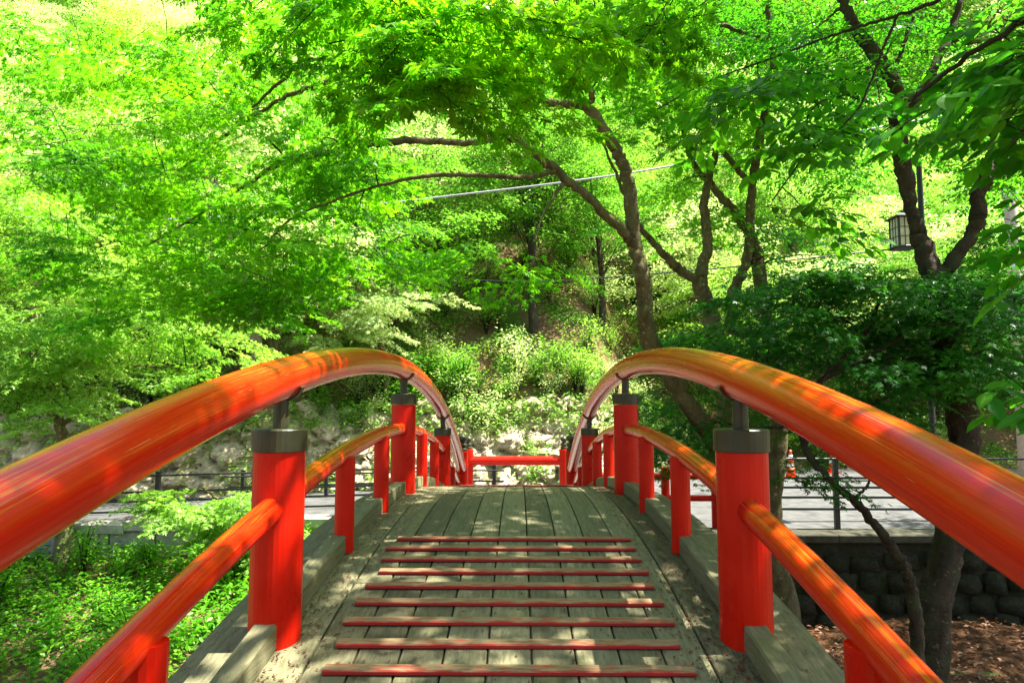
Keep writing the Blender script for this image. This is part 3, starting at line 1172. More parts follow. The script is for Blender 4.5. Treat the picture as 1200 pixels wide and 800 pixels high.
def place_sprays(sprays, org, dirs, L, keep=1.0):
    """org (n,3), dirs (n,3) unit, L (n) -> leaf arrays and twig segments"""
    D = unit(dirs)
    up = np.array([0, 0, 1.0])
    Lt = unit(np.cross(up[None], D))
    U = np.cross(D, Lt)
    roll = rng.normal(0, .16, len(D))
    Lr = Lt * np.cos(roll)[:, None] + U * np.sin(roll)[:, None]
    U = np.cross(D, Lr)
    Rm = np.stack([D, Lr, U], -1)
    which = rng.integers(len(sprays), size=len(D))
    P, Fw, Nm, TW = [], [], [], []
    for k, (p, f, n, tw) in enumerate(sprays):
        s = np.where(which == k)[0]
        if len(s) == 0:
            continue
        P.append((org[s, None] + np.einsum('sij,lj->sli', Rm[s], p) * L[s, None, None]).reshape(-1, 3))
        Fw.append(np.einsum('sij,lj->sli', Rm[s], f).reshape(-1, 3))
        Nm.append(np.einsum('sij,lj->sli', Rm[s], n).reshape(-1, 3))
        for q in s:
            TW.append((org[q], org[q] + Rm[q] @ np.array([1, 0, -.10]) * L[q], 1))
            for a, b in tw:
                TW.append((org[q] + Rm[q] @ a * L[q], org[q] + Rm[q] @ b * L[q], 0))
    P, Fw, Nm = np.concatenate(P), np.concatenate(Fw), np.concatenate(Nm)
    if keep < 1:
        m = rng.random(len(P)) < keep
        P, Fw, Nm = P[m], Fw[m], Nm[m]
    return P, Fw, Nm, TW


def in_view(P):
    d = np.maximum(P[:, 1], .1)
    u = (P[:, 0] - EYE[0]) / d * FPX + 608
    v = 468 - (P[:, 2] - EYE[2]) / d * FPX
    return (P[:, 1] > .8) & (u > -10) & (u < 1210) & (v > -10) & (v < 810)


NEAR_MAPLE = mesh("leaf", *near_maple_mesh(), 'maple_o')
NEAR_OVATE = mesh("leaf", *near_ovate_mesh(), 'ovate_o')
# sunk one step so that python lists become quads
L_MAPLE_NEAR = (near_maple_mesh()[0], np.array(near_maple_mesh()[1]))
L_OVATE_NEAR = (near_ovate_mesh()[0], np.array(near_ovate_mesh()[1]))


def leaf_objects(parent, me, P, Fw, Nm, S):
    B = np.cross(Nm, Fw)
    inv = Matrix.Translation(-parent.location)
    for p, f, b, n, s in zip(P, Fw, B, Nm, S):
        o = bpy.data.objects.new("leaf", me)
        COL.objects.link(o)
        o.parent = parent
        o.matrix_parent_inverse = inv
        o.matrix_basis = Matrix(((f[0] * s, b[0] * s, n[0] * s, p[0]), (f[1] * s, b[1] * s, n[1] * s, p[1]), (f[2] * s, b[2] * s, n[2] * s, p[2]), (0, 0, 0, 1)))


def hero_tree(name, label, limbs, blobs, leaf='maple', size=.066, bark='bark', mat='maple', tmpl=None, n_leaf_objs=0,
              spray_len=(.65, 1.0), per_pad=5, sprays=None, twigs=True, extra=None, near_me=None, cat="tree", keep=1.0):
    """limbs: list of [(px,py,d,diam_px | radius)], first is the trunk. blobs: (px,py,d,rx,ry,rd,n_pads)"""
    sprays = sprays or SP_M
    tmpl = tmpl or L_MAPLE
    nodes, nrad = [], []
    base = None
    t = None
    for k, lb_ in enumerate(limbs):
        pts = np.array([np.append(W(a, b, c), r) if not isinstance(a, tuple) else np.append(np.array(a, float), r) for (a, b, c, r) in lb_])
        if k == 0 and not isinstance(lb_[0][0], tuple):
            bx_, by_ = pts[0][0], pts[0][1]
            gz = float(ground_z(bx_, by_)) if by_ < 13.5 else float(hill_z(bx_, by_))
            if pts[0][2] > gz:
                pts = np.vstack([[bx_ + .04, by_, gz - .12, pts[0][3] * 1.15], pts])
        n = max(14, int(9 * len(pts)))
        S = smooth_path(pts, n)
        wig = rng.normal(0, 1, (n, 3)) * np.clip(S[:, 3:4], 0, .03) * .35
        wig[0] = 0
        P = S[:, :3] + wig
        if k == 0:
            base = P[0].copy()
            t = thing(name, label, cat, base)
        rr = np.maximum(S[:, 3], .006)
        if k == 0:
            fl = np.linspace(0, 1, n)
            rr = rr * (1 + .45 * np.exp(-fl * 14))
        V, F = tube(P, rr, 12 if rr.max() > .05 else 8, .10, seed=k + int(abs(P[0][0]) * 100))
        add("trunk" if k == 0 else "limb", V, F, bark, t, True)
        s0 = int(n * .35) if k == 0 else 2
        nodes += list(P[s0:])
        nrad += list(rr[s0:])
    nodes, nrad = np.array(nodes), np.array(nrad)
    # foliage pads
    pads = []
    for (px, py, d, rx, ry, rd, npad) in blobs:
        for _ in range(npad):
            if isinstance(px, tuple):
                v = unit(rng.normal(0, 1, 3)) * rng.random() ** .4
                pads.append(np.array(px) + v * np.array([rx, ry, rd]))
            else:
                a, q = rng.uniform(0, 6.283), math.sqrt(rng.random())
                pads.append(W(px + rx * q * math.cos(a), py + ry * q * math.sin(a), d + rng.uniform(-rd, rd)))
    pads = np.array(pads)
    dist = np.array([np.linalg.norm(nodes - p, axis=1).min() for p in pads])
    pads = pads[np.argsort(dist)]
    cap_n = len(nodes) + len(pads) * 6
    NP = np.zeros((cap_n, 3)); NR = np.zeros(cap_n)
    NP[:len(nodes)] = nodes; NR[:len(nodes)] = nrad
    cnt = len(nodes)
    tw = Join()
    org, dr, LL = [], [], []
    for p in pads:
        dv = NP[:cnt] - p
        j = int(np.argmin(np.linalg.norm(dv * np.array([1, 1, .8]), axis=1) + np.where(dv[:, 2] > .3, .25, 0)))
        A = NP[j].copy()
        ln = np.linalg.norm(p - A)
        mid = (A + p) / 2 + np.array([0, 0, .16 * ln]) + rng.normal(0, .09 * ln, 3)
        s = np.linspace(0, 1, 7)[:, None]
        C = (1 - s) ** 2 * A + 2 * s * (1 - s) * mid + s * s * p
        C[1:-1] += rng.normal(0, .012 * ln + .002, (5, 3))
        r0 = min(NR[j] * .8, .007 + .014 * ln)
        rr = np.linspace(max(r0, .006), .0045, 7)
        V, F = tube(C, rr, 5)
        tw.add(V, F)
        NP[cnt:cnt + 6] = C[1:]; NR[cnt:cnt + 6] = rr[1:]
        cnt += 6
        out = p - mid
        az0 = math.atan2(out[1], out[0])
        for q in range(per_pad):
            az = az0 + rng.uniform(-1.5, 1.5)
            L = rng.uniform(*spray_len)
            o = p + np.array([rng.normal(0, .22), rng.normal(0, .22), rng.normal(0, .07)]) * L - np.array([math.cos(az), math.sin(az), 0]) * .25 * L
            org.append(o)
            dr.append((math.cos(az), math.sin(az), rng.normal(-.22, .13)))
            LL.append(L)
    P, Fw, Nm, TW = place_sprays(sprays, np.array(org), np.array(dr), np.array(LL), keep)
    S = size * rng.uniform(.72, 1.18, len(P))
    if twigs:
        for a, b, main in TW:
            if not main and not (twigs == 'all' and in_view(a[None])[0]):
                continue
            m_ = (a + b) / 2 + rng.normal(0, .01, 3)
            V, F = tube(np.array([a, m_, b]), np.array([.0042, .0032, .0015]) * (1 if main else .6), 3)
            tw.add(V, F)
    o = add("twigs", *tw.out(), 'twig', t)
    o['kind'] = 'stuff'
    if n_leaf_objs:
        vis = in_view(P)
        key = np.where(vis, S / np.maximum(np.linalg.norm(P - EYE, axis=1), .3), 0)
        idx = np.argsort(-key)[:n_leaf_objs]
        m = np.zeros(len(P), bool)
        m[idx] = True
        leaf_objects(t, near_me, P[m], Fw[m], Nm[m], S[m])
        P, Fw, Nm, S = P[~m], Fw[~m], Nm[~m], S[~m]
    # tint: patches of lighter and darker leaves
    tn = np.clip(.5 + .28 * np.sin(P[:, 0] * 1.9 + P[:, 2] * 1.1) * np.cos(P[:, 1] * 1.7 - P[:, 2] * .8) + rng.normal(0, .17, len(P)), 0, 1)
    vis = in_view(P)
    far_t = L_RHOMB if (tmpl is L_OVAL or tmpl is L_OVATE_NEAR) else L_MAPLE3
    parts = [leaf_arrays(tm, P[m], Fw[m], Nm[m], S[m], tn[m]) for tm, m in ((tmpl, vis), (far_t, ~vis)) if m.any()]
    V = np.concatenate([p[0] for p in parts])
    F = np.concatenate([parts[0][1]] + [p[1] + len(parts[0][0]) for p in parts[1:]])
    tv = np.concatenate([p[2] for p in parts])
    c = link("crown", mesh("crown", V, F, mat, False, {"tint": ('FACE', 'FLOAT', tv)}), t)
    c['kind'] = 'stuff'
    return t


# central maple: leaning trunk right of the bridge, limbs over the stream to the left
hero_tree("maple_tree", "large maple with a curved leaning trunk and long limbs reaching over the bridge",
    [[(915, 690, 9.4, 0.1428), (868, 580, 9.0, 0.1260), (828, 505, 8.8, 0.1134), (792, 452, 8.6, 0.1092), (763, 405, 8.5, 0.1050), (757, 362, 8.4, 0.1008), (753, 325, 8.35, 0.1008), (743, 283, 8.3, 0.0882), (735, 212, 8.2, 0.0756), (719, 172, 8.1, 0.0714), (687, 126, 8.0, 0.0630), (650, 122, 8.0, 0.0500), (600, 104, 7.9, 0.0420), (500, 92, 8.0, 0.0360), (420, 88, 8.2, 0.0390), (350, 108, 8.5, 0.0312), (290, 140, 8.8, 0.0234), (210, 200, 9.3, 0.0130)],
     [(743, 285, 8.3, 0.0630), (727, 268, 8.2, 0.0630), (682, 226, 8.1, 0.0554), (640, 190, 8.0, 0.0504), (596, 162, 7.9, 0.0454), (545, 168, 7.8, 0.0420), (475, 165, 7.9, 0.0442), (400, 175, 8.2, 0.0364), (330, 192, 8.6, 0.0286), (260, 235, 9.2, 0.0195), (170, 290, 9.8, 0.0117)],
     [(650, 200, 8.02, 0.0390), (610, 208, 7.9, 0.0312), (570, 205, 7.8, 0.0273), (500, 206, 7.7, 0.0234), (450, 216, 7.8, 0.0195), (400, 232, 8.0, 0.0156), (340, 258, 8.3, 0.0130), (300, 300, 8.6, 0.0091)],
     [(688, 128, 8.0, 0.0400), (692, 105, 7.9, 0.0390), (660, 55, 7.7, 0.0360), (600, 10, 7.4, 0.0360), (520, -30, 7.3, 0.0416), (430, 0, 7.6, 0.0338), (380, 40, 8.0, 0.0286), (335, 90, 8.4, 0.0234), (270, 150, 9.0, 0.0130)],
     [(660, 215, 8.05, 0.0260), (640, 245, 7.8, 0.0156), (628, 275, 7.7, 0.0130), (632, 290, 7.6, 0.0117), (618, 320, 7.5, 0.0078)]],
    [(230, 130, 9.0, 190, 95, 1.3, 44), (140, 250, 10.2, 110, 80, 1.3, 22), (320, 250, 9.0, 110, 90, 1.3, 26), (300, 345, 9.6, 80, 40, 1.0, 10), (170, 335, 10.2, 90, 45, 1.0, 10),
     (430, 190, 8.4, 70, 40, 1.0, 9), (590, 20, 7.8, 200, 45, 1.2, 13), (740, 40, 8.6, 110, 50, 1.2, 13), (590, 300, 7.8, 60, 40, .6, 3), (460, 290, 8.4, 60, 40, .6, 3),
     (80, 60, 10.5, 70, 50, 1.2, 9), (420, 30, 8.6, 90, 50, 1.0, 12),
     ((-1.5, 6.5, 8.3), 0, 0, 3.5, 2.5, .8, 5)],
    bark='bark', size=.086, n_leaf_objs=250, near_me=NEAR_MAPLE, per_pad=4, keep=.68)

# overhanging maple whose trunk stands beside the near bridge end
hero_tree("overhanging_maple_tree", "maple rooted beside the near bridge end, its bright leaves hanging close over the deck",
    [[((2.9, -1.6, 0.1), 0, 0, .17), ((2.7, -1.2, 2.2), 0, 0, .15), ((2.2, -.4, 4.6), 0, 0, .12), ((1.2, 1.0, 6.2), 0, 0, .09), ((.3, 2.6, 6.4), 0, 0, .06), ((-.6, 4.0, 6.0), 0, 0, .035)],
     [((2.2, -.4, 4.6), 0, 0, .08), ((1.0, -.3, 6.4), 0, 0, .06), ((-1.2, 1.4, 6.8), 0, 0, .04), ((-2.6, 3.2, 6.2), 0, 0, .02)],
     [((1.2, 1.0, 6.2), 0, 0, .05), ((1.6, 2.6, 6.3), 0, 0, .035), ((1.2, 4.2, 5.6), 0, 0, .02)],
     [((2.5, -.9, 3.4), 0, 0, .09), ((3.6, .6, 6.6), 0, 0, .07), ((3.9, 2.4, 8.0), 0, 0, .04)]],
    [(500, 40, 4.0, 120, 60, .5, 8), (600, 15, 4.4, 130, 45, .6, 7), (420, 80, 3.9, 60, 40, .4, 3), (500, 105, 3.7, 45, 30, .3, 2), (700, 15, 4.8, 90, 40, .6, 3), (330, 10, 5.0, 120, 40, .6, 5),
     ((1.6, .2, 7.6), 0, 0, 2.4, 1.8, .7, 24), ((3.2, .8, 8.4), 0, 0, 2.0, 2.2, .8, 20), ((2.5, 2.0, 8.0), 0, 0, 1.7, 1.7, .6, 30), ((-.6, -1.0, 7.0), 0, 0, 3.2, 2.2, .6, 44)],  # these pads are out of view, added to shade the bridge and block sky
    size=.082, bark='bark_dark', n_leaf_objs=290, near_me=NEAR_MAPLE, per_pad=3, spray_len=(.5, .8), twigs='all')

# two stemmed maple right of the central one
hero_tree("forked_maple_tree", "mid-sized maple forking low into two limbs, standing just right of the leaning maple",
    [[(868, 640, 10.6, .16), (855, 520, 10.6, .14), (845, 430, 10.6, .13), (837, 388, 10.6, .13), (827, 350, 10.6, .125), (820, 328, 10.6, .115), (829, 285, 10.6, .08), (826, 235, 10.6, .065), (838, 180, 10.7, .05), (852, 110, 10.9, .03)],
     [(821, 332, 10.6, .08), (800, 318, 10.5, .07), (779, 299, 10.4, .058), (751, 266, 10.3, .045), (735, 235, 10.3, .03), (716, 190, 10.4, .02), (690, 130, 10.6, .012)]],
    [(800, 130, 10.8, 80, 90, 1.0, 20), (800, 235, 11.0, 50, 35, .6, 4)], size=.085, mat='maple', keep=.75)

# slim tree with two tall wavy stems
hero_tree("twin_stemmed_tree", "tall tree with two slim wavy stems rising past the black fence post",
    [[(905, 628, 11.0, .15), (908, 560, 11.0, .135), (912, 505, 11.0, .13), (905, 420, 11.0, .12), (893, 352, 11.0, .115), (886, 297, 11.0, .105), (872, 262, 11.0, .08), (846, 232, 11.0, .065), (812, 190, 11.0, .05), (800, 150, 11.0, .035), (780, 80, 11.1, .025), (750, 60, 11.2, .015)],
     [(890, 392, 11.0, .075), (858, 386, 10.95, .085), (857, 372, 10.9, .085), (861, 338, 10.9, .085), (876, 302, 10.9, .08), (881, 225, 10.8, .072), (887, 180, 10.7, .066), (899, 112, 10.6, .058), (906, 72, 10.5, .052), (900, 32, 10.5, .045), (903, -10, 10.4, .035), (915, -80, 10.4, .02)],
     [(897, 46, 10.5, .04), (850, 30, 10.2, .034), (812, 6, 10.0, .028), (770, -30, 9.8, .018)],
     [(879, 215, 10.8, .045), (846, 176, 10.7, .04), (822, 138, 10.6, .034), (801, 112, 10.6, .028), (760, 72, 10.6, .016)],
     [(903, 60, 10.5, .03), (960, 30, 10.2, .022), (1010, -20, 10.0, .014)]],
    [(870, 50, 10.6, 110, 70, 1.2, 24), (1000, 0, 11.5, 150, 50, 1.0, 18), (730, 60, 11.2, 60, 50, .8, 6), (965, 140, 11.2, 60, 80, 1.0, 11), (940, 270, 10.8, 45, 40, .8, 5), ((4.2, 9.0, 9.0), 0, 0, 2.5, 2.5, .8, 22)],  # last blob is unseen high crown, added for more shade on the deck
    leaf='ovate', size=.085, sprays=SP_O, tmpl=L_OVAL, mat='ovate', per_pad=7, spray_len=(.6, .95), n_leaf_objs=120, near_me=NEAR_OVATE)

# stout forked tree in front of the lantern
hero_tree("wide_forked_tree", "knobbly-trunked tree forking wide into two pale limbs beside the lantern",
    [[(1086, 870, 8.2, .20), (1089, 790, 8.2, .175), (1092, 715, 8.2, .165), (1110, 650, 8.25, .165), (1128, 560, 8.3, .17), (1128, 500, 8.35, .17), (1116, 430, 8.4, .165), (1100, 360, 8.45, .15), (1091, 318, 8.5, .145), (1079, 280, 8.5, .105), (1069, 250, 8.5, .075), (1061, 205, 8.5, .09), (1056, 165, 8.5, .085), (1052, 110, 8.5, .075), (1030, 70, 8.5, .08), (1000, 28, 8.5, .07), (975, -20, 8.5, .05), (940, -80, 8.5, .03)],
     [(1098, 330, 8.5, .085), (1112, 312, 8.45, .09), (1138, 274, 8.4, .085), (1147, 250, 8.4, .095), (1146, 228, 8.4, .08), (1158, 206, 8.4, .085), (1175, 180, 8.4, .07), (1215, 120, 8.3, .05), (1250, 60, 8.2, .03)],
     [(1054, 150, 8.5, .07), (1090, 90, 8.6, .055), (1120, 20, 8.7, .04), (1140, -60, 8.8, .02)],
     [(1066, 240, 8.6, .05), (1054, 200, 8.75, .05), (1047, 150, 8.8, .045), (1048, 90, 8.9, .035), (1070, 20, 9.0, .02)]],
    [(1060, 60, 8.8, 130, 70, 1.1, 18), (1150, 150, 9.4, 60, 90, 1.0, 12), (1180, 290, 9.8, 40, 50, .8, 6), (1000, 120, 9.8, 50, 60, .9, 7), ((5.5, 7.0, 9.0), 0, 0, 3.0, 3.2, 1.0, 34)],  # last blob is crown out of view, thickened to shade the deck
    leaf='ovate', size=.085, sprays=SP_O, tmpl=L_OVAL, mat='ovate', per_pad=7, spray_len=(.6, .95), bark='bark_dark', n_leaf_objs=100, near_me=NEAR_OVATE)

# low maple spreading under them, shade painted into its leaf colour
hero_tree("low_spreading_maple", "low maple, its green darkened for shade, on a thin slanting stem, spreading a flat dome over the wall",
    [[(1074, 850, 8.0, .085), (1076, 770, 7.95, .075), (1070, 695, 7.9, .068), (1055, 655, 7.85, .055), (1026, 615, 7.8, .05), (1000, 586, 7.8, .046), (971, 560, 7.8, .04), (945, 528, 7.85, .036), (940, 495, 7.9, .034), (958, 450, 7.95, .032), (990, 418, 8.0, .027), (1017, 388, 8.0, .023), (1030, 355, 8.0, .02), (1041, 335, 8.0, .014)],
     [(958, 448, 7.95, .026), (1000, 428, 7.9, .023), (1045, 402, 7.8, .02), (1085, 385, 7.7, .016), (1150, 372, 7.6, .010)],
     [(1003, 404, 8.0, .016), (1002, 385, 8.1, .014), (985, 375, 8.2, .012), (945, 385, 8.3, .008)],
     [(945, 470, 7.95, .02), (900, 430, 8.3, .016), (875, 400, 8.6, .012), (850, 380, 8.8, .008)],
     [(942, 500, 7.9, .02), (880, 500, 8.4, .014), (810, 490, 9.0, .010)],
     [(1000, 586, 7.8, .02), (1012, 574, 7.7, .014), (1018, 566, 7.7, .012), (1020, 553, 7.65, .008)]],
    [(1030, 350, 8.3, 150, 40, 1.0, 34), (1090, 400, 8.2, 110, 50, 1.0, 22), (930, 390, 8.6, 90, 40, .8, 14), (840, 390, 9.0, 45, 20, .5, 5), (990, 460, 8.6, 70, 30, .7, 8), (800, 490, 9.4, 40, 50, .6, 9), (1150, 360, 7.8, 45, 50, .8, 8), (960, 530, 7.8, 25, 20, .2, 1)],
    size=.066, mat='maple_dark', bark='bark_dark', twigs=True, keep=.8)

# sunlit maples beside the road on the left
hero_tree("sunlit_maple_tree", "sunlit bright green maple with two thin stems behind the left handrail",
    [[(78, 560, 13.3, .12), (70, 500, 13.3, .10), (52, 430, 13.2, .08), (40, 360, 13.2, .06), (60, 290, 13.2, .04)],
     [(70, 500, 13.3, .05), (100, 470, 13.2, .045), (130, 410, 13.0, .035), (190, 370, 12.7, .02)],
     [(52, 430, 13.2, .05), (110, 425, 12.9, .04), (180, 430, 12.5, .025), (230, 430, 12.2, .012)]],
    [(60, 370, 12.9, 110, 60, 1.5, 26), (200, 395, 12.9, 120, 45, 1.2, 18), (60, 450, 12.3, 70, 35, 1.0, 10), (30, 270, 13.7, 80, 60, 1.2, 14), (180, 310, 13.7, 80, 40, 1.2, 12)],
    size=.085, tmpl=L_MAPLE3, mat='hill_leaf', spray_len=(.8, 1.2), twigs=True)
hero_tree("pale_layered_tree", "small tree with flat leaf layers coloured pale for sun glare, above the left end of the rocks",
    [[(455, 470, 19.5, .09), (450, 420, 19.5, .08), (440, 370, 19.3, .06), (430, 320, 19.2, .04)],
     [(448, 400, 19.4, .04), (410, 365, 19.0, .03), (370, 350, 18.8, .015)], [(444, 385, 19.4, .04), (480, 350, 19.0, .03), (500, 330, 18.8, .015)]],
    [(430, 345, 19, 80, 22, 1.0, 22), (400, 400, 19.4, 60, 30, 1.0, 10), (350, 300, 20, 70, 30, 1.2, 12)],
    size=.09, tmpl=L_MAPLE3, mat='hill_leaf_glare', spray_len=(.8, 1.2))
hero_tree("ledge_maple_sapling", "young bright maple leaning out over the fence and concrete ledge",
    [[(285, 640, 13.2, .04), (275, 610, 13.1, .035), (255, 585, 12.9, .025), (235, 570, 12.7, .014)],
     [(275, 610, 13.1, .02), (300, 585, 12.9, .016), (310, 570, 12.7, .008)]],
    [(230, 590, 12.6, 60, 16, .5, 9), (300, 600, 12.6, 40, 25, .5, 6), (270, 620, 12.4, 30, 18, .4, 4)],
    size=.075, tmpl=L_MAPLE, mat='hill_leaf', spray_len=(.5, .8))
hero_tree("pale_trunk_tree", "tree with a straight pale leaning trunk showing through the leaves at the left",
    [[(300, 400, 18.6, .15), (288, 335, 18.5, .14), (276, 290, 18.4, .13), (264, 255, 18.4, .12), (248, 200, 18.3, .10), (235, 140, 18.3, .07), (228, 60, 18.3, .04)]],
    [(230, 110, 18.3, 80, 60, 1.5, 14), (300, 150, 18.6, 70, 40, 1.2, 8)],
    size=.10, tmpl=L_MAPLE3, mat='hill_leaf_glare', bark='bark_pale', spray_len=(.9, 1.3))
# unseen tall tree, added off to the right to shade the wall and gorge
hero_tree("shade_tree", "unseen tall tree added right of the bridge so its high crown shades the wall",
    [[((10.5, 5.0, -1.4), 0, 0, .28), ((10.2, 5.0, 3.5), 0, 0, .22), ((9.4, 5.2, 7.5), 0, 0, .15), ((8.5, 5.5, 10.0), 0, 0, .08)],
     [((10.0, 5.0, 5.0), 0, 0, .10), ((8.0, 3.0, 8.0), 0, 0, .07), ((6.5, 1.5, 9.5), 0, 0, .03)]],
    [((8.0, 4.0, 10.0), 0, 0, 4.0, 4.5, 1.4, 70), ((12.0, 9.5, 9.0), 0, 0, 4.0, 4.0, 1.4, 80), ((7.0, 0.0, 9.5), 0, 0, 2.6, 2.6, 1.0, 16)],
    leaf='ovate', size=.16, sprays=SP_O, tmpl=L_OVAL, mat='ovate', per_pad=6, spray_len=(.9, 1.3), bark='bark_dark', twigs=False)

# near tree at the right: big ovate leaves entering the picture from outside
hero_tree("broad_leaved_tree", "tree with large dark ovate leaves reaching in close over the right handrail",
    [[((5.2, 1.2, -1.4), 0, 0, .2), ((5.0, 1.3, 1.0), 0, 0, .17), ((4.6, 1.8, 3.6), 0, 0, .14), ((4.0, 2.6, 5.4), 0, 0, .10), ((3.2, 3.8, 6.2), 0, 0, .06), ((2.4, 5.2, 6.2), 0, 0, .03)],
     [((4.6, 1.8, 3.6), 0, 0, .07), ((3.6, 2.6, 4.3), 0, 0, .045), ((2.7, 3.3, 4.2), 0, 0, .02), ((2.2, 3.7, 3.9), 0, 0, .010)],
     [((4.9, 1.4, 1.6), 0, 0, .06), ((3.6, 2.4, 2.3), 0, 0, .035), ((2.6, 3.0, 2.25), 0, 0, .012)],
     [(1160, -40, 4.4, .016), (1100, 0, 4.6, .014), (1040, 22, 4.8, .012), (975, 42, 5.0, .010), (900, 70, 5.3, .008), (830, 96, 5.6, .005), (770, 128, 5.9, .003)],
     [(1052, 18, 4.8, .010), (1030, 70, 4.9, .009), (1010, 120, 5.0, .008), (985, 150, 5.1, .007), (945, 182, 5.3, .005), (905, 235, 5.5, .003)],
     [((4.3, 2.2, 4.6), 0, 0, .09), ((5.2, 4.2, 7.5), 0, 0, .06), ((5.0, 6.0, 9.0), 0, 0, .03)]],
    [(1195, 55, 3.4, 55, 35, .4, 6), (1215, 25, 3.6, 45, 35, .4, 3), (1225, 130, 3.5, 25, 20, .3, 1), (1290, 430, 3.1, 18, 20, .2, 2), (1270, 240, 3.9, 25, 40, .3, 2), (975, 150, 5.3, 50, 35, .5, 3), (890, 100, 5.6, 90, 30, .5, 3), (945, 235, 5.6, 30, 25, .4, 1),
     ((4.6, 4.2, 8.2), 0, 0, 2.3, 3.0, .8, 44), ((3.0, 4.8, 7.9), 0, 0, 1.2, 2.4, .5, 26), ((6.0, 6.4, 9.0), 0, 0, 2.6, 2.6, .8, 16)],  # unseen high pads, added to keep sun off the rails and deck
    leaf='ovate', size=.125, sprays=SP_O, tmpl=L_OVATE_NEAR, mat='ovate', per_pad=4, spray_len=(.5, .75), n_leaf_objs=290, near_me=NEAR_OVATE, bark='bark_dark')


# ------------------------------------------------------------------ hillside trees and shrubs (variants, then copies)
def far_tree_variant(name, seed, H, rx, rz, npad, mat, bark, leaf=.11, lean=0.0):
    r = np.random.default_rng(seed)
    root = bpy.data.objects.new(name, None)
    COL.objects.link(root)
    k = 9
    tz = np.linspace(0, H * .82, k)
    ph = r.uniform(0, 6.28)
    trunk = np.stack([lean * tz + .18 * np.sin(tz * .7 + ph), .14 * np.cos(tz * .6 + ph), tz - .3], 1)
    V, F = tube(trunk, np.linspace(.15, .03, k) * (H / 8), 8, .1, seed=seed)
    add("trunk", V, F, bark, root, True)
    tw = Join()
    P, Fw, Nm = [], [], []
    for q in range(npad):
        v = unit(r.normal(0, 1, 3)) * r.random() ** .35
        c = np.array([lean * H * .6 + v[0] * rx, v[1] * rx, H * .66 + v[2] * rz])
        j = int(np.clip((c[2] / H) * k * r.uniform(.55, 1.0), 2, k - 1))
        A = trunk[j]
        s = np.linspace(0, 1, 5)[:, None]
        mid = (A + c) / 2 + np.array([0, 0, .15 * np.linalg.norm(c - A)])
        V, F = tube((1 - s) ** 2 * A + 2 * s * (1 - s) * mid + s * s * c, np.linspace(.016, .004, 5), 4)
        if q % 2 == 0:
            tw.add(V, F)
        n = int(r.uniform(120, 210))
        pr = r.uniform(.5, .95)
        a, d = r.uniform(0, 6.28, n), np.sqrt(r.random(n)) * pr
        tilt = r.normal(0, .22, 2)
        pos = np.stack([d * np.cos(a), d * np.sin(a) * r.uniform(.7, 1), r.normal(0, .055, n) - .22 * d * d], 1)
        pos[:, 2] += pos[:, 0] * tilt[0] + pos[:, 1] * tilt[1]
        P.append(c + pos)
        b = a + r.normal(0, .8, n)
        Fw.append(np.stack([np.cos(b), np.sin(b), r.normal(-.3, .3, n)], 1))
        Nm.append(np.stack([r.normal(0, .4, n), r.normal(0, .4, n), np.ones(n)], 1))
    P, Fw, Nm = np.concatenate(P), np.concatenate(Fw), np.concatenate(Nm)
    Fw, Nm = ortho(Fw, Nm)
    add("branches", *tw.out(), bark, root, True)['kind'] = 'stuff'
    S = leaf * r.uniform(.7, 1.2, len(P))
    c = link("crown", leaves_mesh("crown", L_RHOMB, P, Fw, Nm, S, mat), root)
    c['kind'] = 'stuff'
    return root


def copy_tree(o, parent=None):
    c = o.copy()
    COL.objects.link(c)
    c.parent = parent
    for ch in list(o.children):
        copy_tree(ch, c)
    return c


def shrub_variant(name, seed, H, R0, n, mat, leaf):
    r = np.random.default_rng(seed)
    root = bpy.data.objects.new(name, None)
    COL.objects.link(root)
    st = Join()
    P, Fw, Nm = [], [], []
    for q in range(12):
        a = r.uniform(0, 6.28)
        e = np.array([math.cos(a) * R0 * r.uniform(.2, 1), math.sin(a) * R0 * r.uniform(.2, 1), H * r.uniform(.55, 1)])
        s = np.linspace(0, 1, 6)[:, None]
        mid = np.array([e[0] * .3, e[1] * .3, e[2] * .8])
        C = 2 * s * (1 - s) * mid + s * s * e
        C[0, 2] -= .12
        V, F = tube(C, np.linspace(.012, .004, 6), 4)
        st.add(V, F)
        m = n // 12
        t = r.uniform(.3, 1, m)
        pos = np.stack([np.interp(t, s[:, 0], C[:, i]) for i in range(3)], 1) + r.normal(0, .16 * R0, (m, 3)) * np.array([1, 1, .7])
        b = r.uniform(0, 6.28, m)
        P.append(pos)
        Fw.append(np.stack([np.cos(b), np.sin(b), r.normal(-.25, .3, m)], 1))
        Nm.append(np.stack([r.normal(0, .4, m), r.normal(0, .4, m), np.ones(m)], 1))
    P, Fw, Nm = np.concatenate(P), np.concatenate(Fw), np.concatenate(Nm)
    P[:, 2] = np.maximum(P[:, 2], .03)
    Fw, Nm = ortho(Fw, Nm)
    add("stems", *st.out(), 'twig', root)
    c = link("foliage", leaves_mesh("foliage", L_OVAL, P, Fw, Nm, leaf * r.uniform(.7, 1.25, len(P)), mat), root)
    c['kind'] = 'stuff'
    return root


